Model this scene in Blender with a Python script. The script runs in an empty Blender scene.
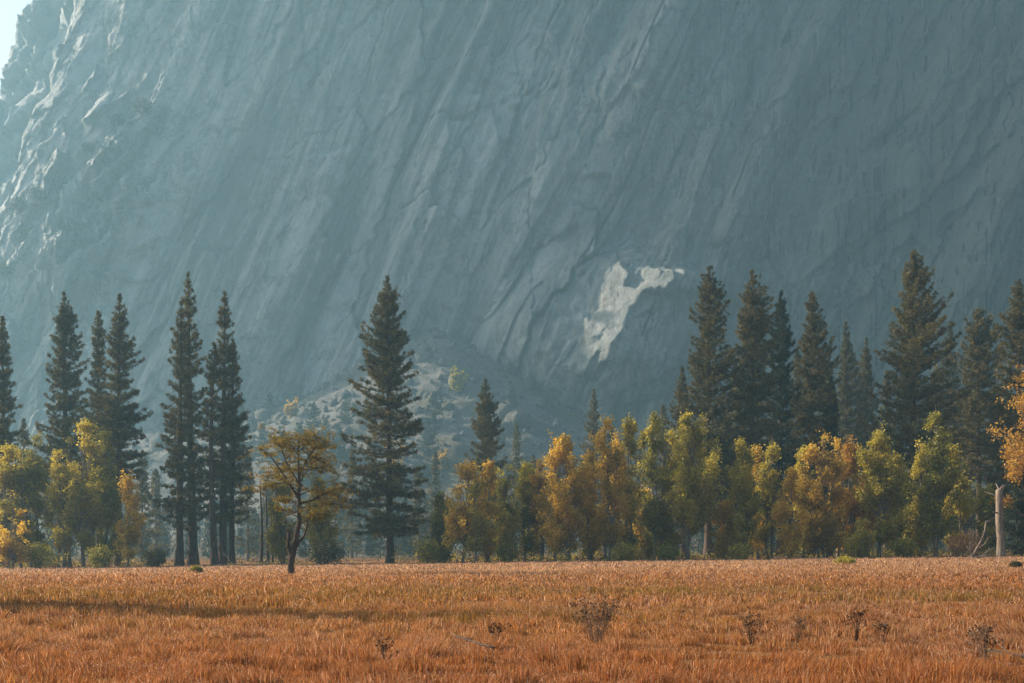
import bpy, math, os, random
import numpy as np

C = bpy.context.scene
COL = C.collection
RAD = math.radians

# ------------------------------------------------------------------ camera numbers
F = 1200.0          # focal length in pixels of a 1024 wide frame
HC = 1.75           # eye height
HY = 551.0          # horizon row
SUN_EL, SUN_AZ = 27.0, -71.0     # azimuth clockwise from +Y

def wx(px, d): return (px - 512.0) / F * d
def wz(py, d): return HC + (HY - py) / F * d

# ------------------------------------------------------------------ numpy noise
def _hash(ix, iy, seed):
    h = (ix.astype(np.int64) * 374761393 + iy.astype(np.int64) * 668265263 + seed * 1442695041) & 0xFFFFFFFF
    h = ((h ^ (h >> 13)) * 1274126177) & 0xFFFFFFFF
    h = ((h ^ (h >> 15)) * 2246822519) & 0xFFFFFFFF
    return ((h ^ (h >> 16)) & 0xFFFFFF) / float(0xFFFFFF)

def vnoise(x, y, seed=0):
    x = np.asarray(x, float); y = np.asarray(y, float)
    ix = np.floor(x); iy = np.floor(y)
    fx = x - ix; fy = y - iy
    fx = fx * fx * fx * (fx * (fx * 6 - 15) + 10); fy = fy * fy * fy * (fy * (fy * 6 - 15) + 10)
    a = _hash(ix, iy, seed); b = _hash(ix + 1, iy, seed)
    c = _hash(ix, iy + 1, seed); d = _hash(ix + 1, iy + 1, seed)
    return (a + (b - a) * fx) * (1 - fy) + (c + (d - c) * fx) * fy * 1.0

def fbm(x, y, seed=0, octaves=4, gain=.5, lac=2.03):
    s = 0; a = 1.0; t = 0
    for k in range(octaves):
        s = s + a * (vnoise(x, y, seed + 17 * k) * 2 - 1); t += a
        x = np.asarray(x) * lac + 13.7; y = np.asarray(y) * lac - 7.1; a *= gain
    return s / t

def ridge(x, y, seed=0, octaves=3):
    s = 0; a = 1.0; t = 0
    for k in range(octaves):
        s = s + a * (1 - np.abs(vnoise(x, y, seed + 31 * k) * 2 - 1)); t += a
        x = np.asarray(x) * 2.1 + 5.2; y = np.asarray(y) * 2.1 + 1.3; a *= .5
    return s / t

def facets(x, y, seed=0, tilt=1.0, step=1.0):
    """broken rock: cells, each a plane of its own tilt and height; also the distance to the nearest joint"""
    ix = np.floor(x); iy = np.floor(y); b1 = np.full(np.shape(x), 9e9); b2 = b1.copy(); val = np.zeros(np.shape(x))
    for dx in (-1, 0, 1):
        for dy in (-1, 0, 1):
            cx = ix + dx; cy = iy + dy
            px = cx + _hash(cx, cy, seed); py = cy + _hash(cx, cy, seed + 1)
            ex = x - px; ey = y - py; d = np.hypot(ex, ey)
            h = (tilt * ((_hash(cx, cy, seed + 2) - .5) * ex + (_hash(cx, cy, seed + 3) - .5) * ey) * 2 + step * (_hash(cx, cy, seed + 4) - .5))
            m = d < b1
            b2 = np.where(m, b1, np.minimum(b2, d)); val = np.where(m, h, val); b1 = np.where(m, d, b1)
    return val, b2 - b1

def sstep(a, b, x):
    t = np.clip((np.asarray(x, float) - a) / (b - a), 0, 1)
    return t * t * (3 - 2 * t)

def bump1(x, c, w): return np.exp(-((np.asarray(x, float) - c) / w) ** 2)

# ------------------------------------------------------------------ mesh helpers
def mesh_np(name, V, F_, mat=None, parent=None, attrs=None, smooth=False, colattr=None):
    """V (n,3), F_ (m,k) all faces the same size -> one linked mesh object"""
    V = np.ascontiguousarray(V, dtype=np.float32); F_ = np.ascontiguousarray(F_, dtype=np.int32)
    m, k = F_.shape
    me = bpy.data.meshes.new(name)
    me.vertices.add(len(V)); me.vertices.foreach_set('co', V.ravel())
    me.loops.add(m * k); me.loops.foreach_set('vertex_index', F_.ravel())
    me.polygons.add(m)
    me.polygons.foreach_set('loop_start', np.arange(0, m * k, k, dtype=np.int32))
    try: me.polygons.foreach_set('loop_total', np.full(m, k, dtype=np.int32))
    except Exception: pass
    if attrs:
        for an, arr in attrs.items():
            a = me.attributes.new(an, 'FLOAT', 'POINT'); a.data.foreach_set('value', np.asarray(arr, np.float32))
    if colattr is not None:
        a = me.attributes.new('tone', 'FLOAT_COLOR', 'POINT')
        c4 = np.ones((len(V), 4), np.float32); c4[:, :3] = colattr
        a.data.foreach_set('color', c4.ravel())
    if smooth: me.polygons.foreach_set('use_smooth', np.ones(m, bool))
    me.update(calc_edges=True)
    if mat: me.materials.append(mat)
    o = bpy.data.objects.new(name, me); COL.objects.link(o)
    if parent: o.parent = parent
    return o

def grid_faces(nx, ny):
    i = np.arange(nx * ny).reshape(ny, nx)
    return np.stack([i[:-1, :-1], i[:-1, 1:], i[1:, 1:], i[1:, :-1]], -1).reshape(-1, 4)

class MB:
    """collects triangles"""
    def __init__(s): s.V = []; s.F = []; s.A = []; s.n = 0
    def add(s, V, F_, a=None):
        s.V.append(np.asarray(V, float)); s.F.append(np.asarray(F_, int) + s.n); s.n += len(V)
        s.A.append(np.full(len(V), .5) if a is None else np.broadcast_to(np.asarray(a, float), (len(V),)))
    def tube(s, P, R, sides=8, cap=True, jit=0, rng=None):
        P = np.asarray(P, float); n = len(P); R = np.broadcast_to(np.asarray(R, float), (n,))
        T = np.gradient(P, axis=0); T /= np.linalg.norm(T, axis=1)[:, None] + 1e-9
        ref = np.array([.0, 0, 1]) if abs(T[:, 2]).mean() < .8 else np.array([1., 0, 0])
        U = np.cross(T, ref); U /= np.linalg.norm(U, axis=1)[:, None] + 1e-9
        W = np.cross(T, U)
        a = np.linspace(0, 2 * np.pi, sides, endpoint=False)
        rr = np.ones((n, sides))
        if jit: rr += rng.uniform(-jit, jit, (n, sides))
        V = P[:, None] + (R[:, None] * rr)[..., None] * (np.cos(a)[None, :, None] * U[:, None] + np.sin(a)[None, :, None] * W[:, None])
        V = V.reshape(-1, 3)
        q = []
        for i in range(n - 1):
            for j in range(sides):
                a0 = i * sides + j; a1 = i * sides + (j + 1) % sides
                q += [(a0, a1, a1 + sides), (a0, a1 + sides, a0 + sides)]
        if cap:
            V = np.vstack([V, P[-1] + T[-1] * R[-1] * .5]); c = len(V) - 1
            b = (n - 1) * sides
            q += [(b + j, b + (j + 1) % sides, c) for j in range(sides)]
        s.add(V, q)
    def build(s, name, mat, parent=None, smooth=False, attr=None):
        V = np.vstack(s.V); F_ = np.vstack(s.F)
        return mesh_np(name, V, F_, mat, parent, {'vary': np.concatenate(s.A)}, smooth)

def tag(o, label=None, cat=None, group=None, kind=None):
    if label: o['label'] = label
    if cat: o['category'] = cat
    if group: o['group'] = group
    if kind: o['kind'] = kind
    return o

def thing(name, label, cat, loc, group=None):
    o = bpy.data.objects.new(name, None); COL.objects.link(o)
    o.location = loc; o.empty_display_size = .5
    return tag(o, label, cat, group)

# ------------------------------------------------------------------ materials
class NT:
    def __init__(s, name):
        s.m = bpy.data.materials.new(name); s.m.use_nodes = True
        s.t = s.m.node_tree; s.t.nodes.clear()
        s.out = s.t.nodes.new('ShaderNodeOutputMaterial')
    def n(s, typ, **kw):
        nd = s.t.nodes.new('ShaderNode' + typ)
        for k, v in kw.items():
            if k.startswith('i_'): nd.inputs[k[2:].replace('_', ' ')].default_value = v
            else: setattr(nd, k, v)
        return nd
    def l(s, a, b): s.t.links.new(a, b)
    def ramp(s, src, stops):
        r = s.n('ValToRGB'); e = r.color_ramp.elements
        while len(e) < len(stops): e.new(.5)
        for el, (p, c) in zip(e, stops): el.position = p; el.color = (*c, 1) if len(c) == 3 else c
        s.l(src, r.inputs[0]); return r
    def pos(s, scale=(1, 1, 1)):
        tc = s.n('TexCoord'); mp = s.n('Mapping'); mp.inputs['Scale'].default_value = scale
        s.l(tc.outputs['Object'], mp.inputs[0]); return mp.outputs[0]
    def noise(s, vec, scale, detail=4, rough=.55):
        nz = s.n('TexNoise'); nz.inputs['Scale'].default_value = scale
        nz.inputs['Detail'].default_value = detail; nz.inputs['Roughness'].default_value = rough
        if vec is not None: s.l(vec, nz.inputs['Vector'])
        return nz.outputs[0]
    def mix(s, fac, a, b, mode='MIX'):
        m = s.n('MixRGB', blend_type=mode)
        for i, v in ((0, fac), (1, a), (2, b)):
            if hasattr(v, 'links'): s.l(v, m.inputs[i])
            elif isinstance(v, (int, float)): m.inputs[i].default_value = v
            else: m.inputs[i].default_value = (*v, 1)
        return m.outputs[0]
    def math(s, op, a, b=0.0):
        m = s.n('Math', operation=op)
        for i, v in ((0, a), (1, b)):
            if hasattr(v, 'links'): s.l(v, m.inputs[i])
            else: m.inputs[i].default_value = v
        return m.outputs[0]

def mat_bark(name, c1, c2, scale=3.0):
    t = NT(name); v = t.pos((1, 1, .22))
    nz = t.noise(v, scale, 5, .65)
    col = t.ramp(nz, [(.3, c1), (.7, c2)]).outputs[0]
    b = t.n('BsdfPrincipled'); b.inputs['Roughness'].default_value = .9
    b.inputs['Specular IOR Level'].default_value = .15
    bp = t.n('Bump'); bp.inputs['Strength'].default_value = .8; bp.inputs['Distance'].default_value = .08
    t.l(nz, bp.inputs['Height']); t.l(bp.outputs[0], b.inputs['Normal'])
    t.l(col, b.inputs['Base Color']); t.l(b.outputs[0], t.out.inputs[0]); return t.m

def mat_leaf(name, stops, trans=.4, rough=.6, tcol=1.0):
    """'vary' (one number per leaf clump) picks the leaf's own colour"""
    t = NT(name)
    at = t.n('Attribute', attribute_name='vary')
    col = t.ramp(at.outputs['Fac'], stops).outputs[0]
    d = t.n('BsdfDiffuse'); t.l(col, d.inputs[0])
    tr = t.n('BsdfTranslucent'); t.l(t.mix(1.0, col, (tcol, tcol * .92, tcol * .6), 'MULTIPLY'), tr.inputs[0])
    g = t.n('BsdfGlossy'); g.inputs['Roughness'].default_value = rough; g.inputs['Color'].default_value = (1, 1, 1, 1)
    m = t.n('MixShader'); m.inputs[0].default_value = trans
    t.l(d.outputs[0], m.inputs[1]); t.l(tr.outputs[0], m.inputs[2])
    m2 = t.n('MixShader'); m2.inputs[0].default_value = .02
    t.l(m.outputs[0], m2.inputs[1]); t.l(g.outputs[0], m2.inputs[2])
    t.l(m2.outputs[0], t.out.inputs[0]); return t.m

M = {}
M['bark_pine'] = mat_bark('bark_pine', (.035, .025, .02), (.11, .075, .055))
M['bark_leafy'] = mat_bark('bark_leafy', (.07, .06, .05), (.24, .20, .16))
M['bark_pale'] = mat_bark('bark_pale', (.10, .075, .055), (.30, .235, .18))
M['wood_grey'] = mat_bark('wood_grey', (.16, .13, .11), (.36, .30, .25))
M['twig'] = mat_bark('twig', (.10, .06, .04), (.26, .17, .11))
M['needles'] = mat_leaf('needles', [(0, (.034, .036, .014)), (.5, (.115, .10, .036)), (1, (.26, .20, .07))], 0.34)
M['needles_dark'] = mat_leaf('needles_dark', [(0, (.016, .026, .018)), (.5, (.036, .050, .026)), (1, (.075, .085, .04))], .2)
M['needles_gold'] = mat_leaf('needles_gold', [(0, (.075, .068, .016)), (.5, (.21, .165, .030)), (1, (.40, .28, .05))], 0.45)
M['leaf_gold'] = mat_leaf('leaf_gold', [(0, (.22, .15, .018)), (.5, (.58, .385, .045)), (1, (.78, .55, .10))], 0.55)
M['leaf_orange'] = mat_leaf('leaf_orange', [(0, (.18, .10, .015)), (.5, (.50, .28, .035)), (1, (.70, .44, .08))], 0.52)
M['leaf_olive'] = mat_leaf('leaf_olive', [(0, (.12, .105, .016)), (.5, (.41, .355, .048)), (1, (.70, .56, .085))], 0.55)
M['leaf_green'] = mat_leaf('leaf_green', [(0, (.08, .085, .018)), (.5, (.28, .265, .040)), (1, (.52, .44, .065))], 0.52)
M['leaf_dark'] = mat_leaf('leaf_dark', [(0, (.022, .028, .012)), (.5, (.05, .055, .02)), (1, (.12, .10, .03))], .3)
M['leaf_red'] = mat_leaf('leaf_red', [(0, (.06, .028, .014)), (.5, (.15, .07, .03)), (1, (.26, .14, .06))], .3)
M['weed'] = mat_leaf('weed', [(0, (.035, .018, .01)), (.5, (.11, .055, .026)), (1, (.55, .36, .22))], .3)

def mat_rock(name, kind):
    t = NT(name)
    p = t.pos(); ps = t.pos((1, 1, .12))
    big = t.noise(p, .018, 5, .55); mid = t.noise(p, .12, 6, .6); stain = t.noise(ps, .16, 5, .6)
    fine = t.noise(p, .9, 6, .65)
    base = t.ramp(big, [(.3, (.26, .275, .28)), (.7, (.42, .42, .41))]).outputs[0]
    base = t.mix(t.ramp(mid, [(.45, (0, 0, 0)), (.75, (1, 1, 1))]).outputs[0], base, (.20, .21, .205))
    warm = t.noise(ps, .07, 4, .6)
    base = t.mix(t.ramp(warm, [(.62, (0, 0, 0)), (.72, (1, 1, 1))]).outputs[0], base, (.40, .31, .23))
    if kind == 'cliff':
        # varnish streaked by water towards the east end, where the wall turns darker, greener
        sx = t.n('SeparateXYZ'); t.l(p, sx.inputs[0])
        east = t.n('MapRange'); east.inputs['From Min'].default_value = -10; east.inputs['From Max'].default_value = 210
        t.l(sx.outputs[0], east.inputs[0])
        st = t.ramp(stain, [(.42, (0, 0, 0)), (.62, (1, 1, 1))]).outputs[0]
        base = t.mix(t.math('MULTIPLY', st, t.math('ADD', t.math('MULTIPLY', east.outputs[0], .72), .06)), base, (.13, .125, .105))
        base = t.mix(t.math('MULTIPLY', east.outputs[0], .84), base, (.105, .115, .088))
        tc = t.n('TexCoord'); mp0 = t.n('Mapping'); mp0.inputs['Rotation'].default_value = (0, RAD(-23), 0)
        mp = t.n('Mapping'); mp.inputs['Scale'].default_value = (1, .3, .09)
        t.l(tc.outputs['Object'], mp0.inputs[0]); t.l(mp0.outputs[0], mp.inputs[0])
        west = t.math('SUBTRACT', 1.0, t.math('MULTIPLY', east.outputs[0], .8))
        dg0 = t.noise(mp.outputs[0], .035, 4, .55)                 # broad bands: rock colour, partly slab light and shade put into colour
        base = t.mix(t.math('MULTIPLY', t.ramp(dg0, [(.44, (0, 0, 0)), (.56, (1, 1, 1))]).outputs[0], t.math('MULTIPLY', west, .85)), base, (.12, .135, .132))
        dg = t.noise(mp.outputs[0], .10, 5, .6)  # finer streaks on the same lean, rock tone and relief shading together
        patchy = t.ramp(t.noise(p, .012, 3, .5), [(.42, (0, 0, 0)), (.6, (1, 1, 1))]).outputs[0]
        base = t.mix(t.math('MULTIPLY', t.ramp(dg, [(.40, (1, 1, 1)), (.50, (0, 0, 0))]).outputs[0], t.math('MULTIPLY', west, .42)), base, (.50, .495, .47))
        base = t.mix(t.math('MULTIPLY', t.ramp(dg, [(.54, (0, 0, 0)), (.62, (1, 1, 1))]).outputs[0], t.math('MULTIPLY', patchy, .65)), base, (.09, .09, .075))
        blot = t.noise(p, .06, 7, .68)
        base = t.mix(t.math('MULTIPLY', t.ramp(blot, [(.52, (0, 0, 0)), (.60, (1, 1, 1))]).outputs[0], .45), base, (.12, .12, .105))
        thin = t.noise(t.pos((1, 1, .009)), .32, 4, .6)
        th = t.ramp(thin, [(.57, (0, 0, 0)), (.63, (1, 1, 1))]).outputs[0]
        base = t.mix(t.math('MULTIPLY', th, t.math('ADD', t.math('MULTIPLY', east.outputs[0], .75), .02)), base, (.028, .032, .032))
    if kind == 'rubble':
        sp = t.noise(p, .55, 4, .6)
        base = t.mix(1.0, base, (.45, .42, .39), 'MULTIPLY')
        base = t.mix(t.ramp(sp, [(.5, (0, 0, 0)), (.68, (1, 1, 1))]).outputs[0], base, (.21, .195, .18))
        base = t.mix(t.ramp(big, [(.45, (0, 0, 0)), (.62, (1, 1, 1))]).outputs[0], base, (.09, .08, .05))
    b = t.n('BsdfPrincipled'); b.inputs['Roughness'].default_value = .85
    b.inputs['Specular IOR Level'].default_value = .2
    bp = t.n('Bump'); bp.inputs['Strength'].default_value = .9; bp.inputs['Distance'].default_value = 2.2
    t.l(t.math('ADD', fine, t.math('MULTIPLY', mid, 1.5)), bp.inputs['Height']); t.l(bp.outputs[0], b.inputs['Normal'])
    t.l(base, b.inputs['Base Color']); t.l(b.outputs[0], t.out.inputs[0]); return t.m
M['cliff'] = mat_rock('cliff_granite', 'cliff')
M['ridge'] = mat_rock('ridge_granite', 'ridge')
M['rubble'] = mat_rock('rubble', 'rubble')

def mat_ground():
    t = NT('meadow_soil'); p = t.pos()
    a = t.noise(t.pos((.35, 1, 1)), .09, 5, .6); f = t.noise(p, 6, 5, .7)
    c = t.ramp(a, [(.3, (.20, .095, .038)), (.5, (.28, .14, .06)), (.72, (.36, .20, .10))]).outputs[0]
    c = t.mix(t.ramp(f, [(.35, (0, 0, 0)), (.7, (1, 1, 1))]).outputs[0], t.mix(.6, c, (.12, .065, .03)), c)
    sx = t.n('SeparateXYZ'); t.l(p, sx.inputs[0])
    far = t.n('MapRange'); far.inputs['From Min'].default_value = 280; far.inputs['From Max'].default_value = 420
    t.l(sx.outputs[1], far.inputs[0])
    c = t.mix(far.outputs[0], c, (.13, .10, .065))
    b = t.n('BsdfDiffuse'); t.l(c, b.inputs[0])
    bp = t.n('Bump'); bp.inputs['Distance'].default_value = .15; t.l(f, bp.inputs['Height']); t.l(bp.outputs[0], b.inputs['Normal'])
    t.l(b.outputs[0], t.out.inputs[0]); return t.m
M['ground'] = mat_ground()

def mat_grass():
    t = NT('dry_grass'); at = t.n('Attribute', attribute_name='tone')
    d = t.n('BsdfDiffuse'); tr = t.n('BsdfTranslucent'); m = t.n('MixShader'); m.inputs[0].default_value = .45
    t.l(at.outputs['Color'], d.inputs[0]); t.l(at.outputs['Color'], tr.inputs[0])
    t.l(d.outputs[0], m.inputs[1]); t.l(tr.outputs[0], m.inputs[2]); t.l(m.outputs[0], t.out.inputs[0]); return t.m
M['grass'] = mat_grass()

# ------------------------------------------------------------------ terrain
def ground_z(x, y):
    x = np.asarray(x, float); y = np.asarray(y, float)
    t = sstep(35, 150, y) * (1 - .6 * sstep(220, 420, y))
    z = t * (.10 + .0128 * np.clip(x, -130, 130))
    z = z + .10 * fbm(x / 14, y / 9, 5, 3) * sstep(5, 30, y) * (1 - .5 * sstep(60, 120, y))
    z = z + 12 * sstep(430, 640, y)
    return z
def gz(x, y): return float(ground_z(np.array([x]), np.array([y]))[0])

def build_ground():
    xs = np.concatenate([np.linspace(-1600, -160, 30)[:-1], np.linspace(-160, 160, 260), np.linspace(160, 1600, 30)[1:]])
    ys = np.concatenate([np.linspace(-120, 8, 12)[:-1], np.linspace(8, 120, 160)[:-1], np.linspace(120, 420, 90)[:-1], np.linspace(420, 1500, 50)])
    X, Y = np.meshgrid(xs, ys)
    V = np.stack([X, Y, ground_z(X, Y)], -1).reshape(-1, 3)
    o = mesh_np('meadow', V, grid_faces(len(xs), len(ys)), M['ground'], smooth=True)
    tag(o, 'flat meadow floor of tawny autumn soil running to the cliff foot', 'meadow', kind='structure')
build_ground()

# ------------------------------------------------------------------ the cliff
W_ = .215; BAT = .10
def cliff_base(x, z): return 700 - W_ * (x - 63) + BAT * (z - 140)
PATCH = [(607, 272), (614, 263), (621, 261), (626, 268), (627, 275), (622, 287), (630, 291), (640, 289), (643, 270), (652, 266), (664, 272), (671, 269),
         (675, 282), (661, 298), (650, 292), (640, 297), (630, 310), (622, 330), (613, 342), (604, 366), (598, 368), (600, 356), (590, 358), (580, 376),
         (571, 373), (581, 348), (586, 325), (600, 305), (601, 288)]

PATCH = [(512 + (a_ - 512) * .952, HY - (HY - b_) * .948) for a_, b_ in PATCH]
def poly_mask(u, v, poly, soft=1.5):
    inside = np.zeros(u.shape, bool); dist = np.full(u.shape, 1e9)
    n = len(poly)
    for i in range(n):
        x1, y1 = poly[i]; x2, y2 = poly[(i + 1) % n]
        cond = ((y1 > v) != (y2 > v)) & (u < (x2 - x1) * (v - y1) / ((y2 - y1) if y2 != y1 else 1e-9) + x1)
        inside ^= cond
        L2 = (x2 - x1) ** 2 + (y2 - y1) ** 2
        t = np.clip(((u - x1) * (x2 - x1) + (v - y1) * (y2 - y1)) / L2, 0, 1)
        dist = np.minimum(dist, np.hypot(u - x1 - t * (x2 - x1), v - y1 - t * (y2 - y1)))
    sd = np.where(inside, dist, -dist)
    return sstep(-soft, soft, sd)

def cliff_surface(xs, zs):
    X, Z = np.meshgrid(xs, zs)
    Y0 = cliff_base(X, Z)
    u = 512 + F * X / Y0; v = HY - F * (Z - HC) / Y0          # how the plain wall lies in the traced outlines
    mid = sstep(230, 430, u) * (1 - sstep(700, 860, u)); right = sstep(690, 850, u); left = 1 - sstep(90, 230, u)
    p = 9 * fbm(X / 95, Z / 120, 3, 3)
    warp = 9 * fbm(u / 110, v / 150, 8, 3) + 1.2 * fbm(u / 14, v / 20, 9, 2)
    s = u + .43 * v + warp
    along = v / 260
    # leaning exfoliation slabs
    slab = fbm(s / 52, along * .6, 21, 2)
    p = p + (mid * 10 + .25 * 6 + right * 3.0) * slab
    q = slab * 3.6 + .16 * fbm(u / 24, v / 40, 33, 3)
    p = p + (mid * 3.4 + right * 1.6 + .7) * (np.floor(q) + sstep(.0, .10, q - np.floor(q)))
    p = p + (mid * 4.4 + 1.2 + right * 1.0) * (ridge(s / 24, along * .9, 41, 3) - .6)
    crack = np.abs(vnoise(s / 38, along * .45, 55) - .5) + .12 * sstep(.4, .65, vnoise(u / 50, v / 60, 56))
    p = p - (mid * 4.0 + 1.4) * (1 - sstep(0, .03, crack))
    # horizontal-ish overlap flakes
    q2 = (v + .25 * u + 18 * fbm(u / 45, v / 45, 71, 3)) / 46
    p = p + .7 * sstep(0, .2, q2 - np.floor(q2)) * sstep(.45, .7, vnoise(u / 80, v / 80, 77))
    # arches on the right-hand end
    s2 = u * .75 + v * .9 + 25 * fbm(u / 90, v / 90, 88, 3)
    q3 = fbm(s2 / 85, (u - v) / 380, 91, 2) * 3.5 + .15 * fbm(u / 18, v / 18, 92, 3)
    p = p + right * 3.2 * (np.floor(q3) + sstep(0, .12, q3 - np.floor(q3)))
    p = p + (right * .9 + mid * .3) * fbm(u / 9, v / 150, 95, 2)
    p = p + 1.5 * fbm(u / 26, v / 40, 101, 5, .55) + .35 * fbm(u / 5, v / 6, 111, 3, .6)
    uu = u + 5 * fbm(u / 14, v / 14, 201, 3); vv = v + 8 * fbm(u / 17, v / 17, 202, 3)
    f1, j1 = facets((uu + .43 * vv) / 44, vv / 120, 211, 1.0, 1.0)
    f2, j2 = facets((uu + .43 * vv) / 15, vv / 42, 221, 1.0, 1.0)
    f3, j3 = facets((uu - .2 * vv) / 6, vv / 11, 231, 1.0, 1.0)
    fz = (.25 + .9 * sstep(.4, .68, vnoise(u / 110, v / 110, 241))) * (1 - .5 * sstep(150, 220, u) * (1 - sstep(330, 460, u)))
    p = p + (3.2 + 3.0 * mid - 1.2 * right) * f1 + fz * 1.5 * f2 + fz * .55 * f3
    p = p - (1.0 + 1.2 * mid) * (1 - sstep(0, .05, j1)) - .6 * fz * (1 - sstep(0, .07, j2))
    # broken ledges at the left end
    s3 = u + .62 * v + 16 * fbm(u / 34, v / 34, 121, 3)
    lz = bump1(u - (130 - .5 * (v - 150)), 0, 55) * sstep(60, 150, v) * (1 - sstep(250, 330, v)) * left
    fa, ja = facets((uu + .62 * vv) / 24, vv / 62, 251, 1.0, 1.0); fb, jb = facets((uu + .62 * vv) / 8, vv / 22, 261, 1.0, 1.0)
    p = p + lz * (13 * (ridge(s3 / 30, v / 190, 131, 3) - .52) + 9 + 14 * fa + 4 * fb)
    p = p + left * (2.5 * (ridge(s3 / 26, v / 190, 141, 3) - .6) + 4.0 * fa + .8 * fb)
    # a bulge shaped to the sunlit patch, so the sun lights that outline
    msk = poly_mask(u + 2.0 * fbm(u / 9, v / 9, 161, 3), v + 7 * fbm(u / 6, v / 22, 162, 3), PATCH, 5.0); msk = sstep(.12, .58, msk)
    wide = poly_mask(u, v, PATCH, 16.0); wide = sstep(0, .45, wide)
    calm = 9 * fbm(X / 95, Z / 120, 3, 2)
    p = p * (1 - wide) + calm * wide
    fp, jp = facets((uu + .55 * vv) / 11, vv / 20, 271, 1.0, 1.0)
    det = .7 * fp + .35 * f3 - .5 * (1 - sstep(0, .10, jp)) * sstep(.5, .7, vnoise(u / 12, v / 12, 272))
    return X, Z, Y0, u, v, p, msk, det

EDGE = [(-40, 260), (-6, 212), (8, 190), (16, 160), (24, 130), (33, 108), (44, 92), (52, 60), (60, 30), (70, 0), (80, -40), (95, -110), (110, -200), (118, -420)]

def edge_u(v):
    e = sorted(EDGE, key=lambda a: a[1]); return np.interp(v, [a[1] for a in e], [a[0] for a in e])

RAYX, RAYY, RAYZ = math.sin(RAD(SUN_AZ)), math.cos(RAD(SUN_AZ)), math.tan(RAD(SUN_EL))   # towards the sun, unit horizontal

def sun_clearance(xs, zs, Yv, far=620, step=4.0):
    """how far in front of (-) or inside (+) the rock the ray to the sun runs, worst along the ray"""
    X, Z = np.meshgrid(xs, zs); worst = np.full(Yv.shape, -1e9)
    dx = xs[1] - xs[0]; dz = zs[1] - zs[0]
    for k in range(1, int(far / step)):
        r = k * step
        ix = np.clip(((X + RAYX * r - xs[0]) / dx), 0, len(xs) - 1.001)
        izf = (Z + RAYZ * r - zs[0]) / dz; ok = izf < len(zs) - 1
        iz = np.clip(izf, 0, len(zs) - 1.001)
        i0 = ix.astype(int); j0 = iz.astype(int)
        # nearest sample is enough at this spacing
        Ys = Yv[j0, i0]
        w = np.where(ok, (Yv + RAYY * r) - Ys, -1e9)
        worst = np.maximum(worst, w)
    return worst

def build_cliff(debug=None):
    xs = np.arange(-620, 470, .8); zs = np.arange(-4, 470, .95)
    X, Z, Y0, u, v, p, msk, det = cliff_surface(xs, zs)
    # an unseen overhang added above the frame to keep sun off the face
    p = p + 26 * sstep(-15, -90, v) * sstep(60, 150, u)
    e = edge_u(v) + 5 * fbm(v / 22, u * 0, 151, 3)
    over = np.clip(e - u, 0, None)
    drop = 2.6 * over + .02 * over ** 2
    roundoff = 5 * np.exp(-np.clip(u - e, 0, None) / 7)
    Yv = Y0 - p + drop + roundoff * (over == 0) + 5 * (over > 0)
    # coarse shadow study: how far the added bulge must stand out to be lit
    cx = slice(None, None, 5); cz = slice(None, None, 5)
    need = sun_clearance(xs[cx], zs[cz], Yv[cz, cx])
    need = np.clip(need, 0, 60)
    from_u = (bump1(u, 605, 120) * bump1(v, 328, 90))
    # upsample by nearest + blur through interpolation
    def up(A):
        B = np.empty((len(zs), A.shape[1]));
        for j in range(A.shape[1]): B[:, j] = np.interp(zs, zs[cz], A[:, j])
        D = np.empty((len(zs), len(xs)))
        for i in range(len(zs)): D[i] = np.interp(xs, xs[cx], B[i])
        return D
    K = np.median(need[(from_u[cz, cx] > .6)])
    dxm = xs[1] - xs[0]
    ramp = np.zeros_like(msk); acc = np.zeros(msk.shape[0])
    dec = math.exp(-dxm / 45.0)
    for i in range(msk.shape[1]):
        acc = acc * np.where(msk[:, i] > .3, 1.0, dec) + msk[:, i] * dxm * .66
        ramp[:, i] = acc
    # soften up and down
    ker = np.exp(-(np.arange(-4, 5) / 2.2) ** 2); ker /= ker.sum()
    ramp = np.apply_along_axis(lambda c_: np.convolve(c_, ker, 'same'), 0, ramp)
    up_need = up(need)
    g = from_u ** .35
    Yv = Yv - g * np.clip(up_need - 2.5, 0, None) * sstep(.25, .7, from_u) - msk * (3.0 + det) - ramp
    if debug is not None: debug.update(xs=xs, zs=zs, Y=Yv, u=u, v=v, K=K)
    V = np.stack([X, Yv, Z], -1).reshape(-1, 3)
    o = mesh_np('cliff', V, grid_faces(len(xs), len(zs)), M['cliff'], smooth=True)
    tag(o, 'huge shaded grey granite cliff wall with leaning slabs and one sunlit patch', 'cliff', kind='structure')
    return xs, zs, Yv
CX, CZ, CY = build_cliff()
def cliff_y(x, z):
    return float(CY[int(np.clip((z - CZ[0]) / (CZ[1] - CZ[0]), 0, len(CZ) - 1)), int(np.clip((x - CX[0]) / (CX[1] - CX[0]), 0, len(CX) - 1))])
def cliff_at(px, py):
    """the point of the wall seen in a direction"""
    d = 780.0
    for k in range(30): d = .6 * d + .4 * cliff_y(wx(px, d), wz(py, d))
    return wx(px, d), d, wz(py, d)

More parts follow.
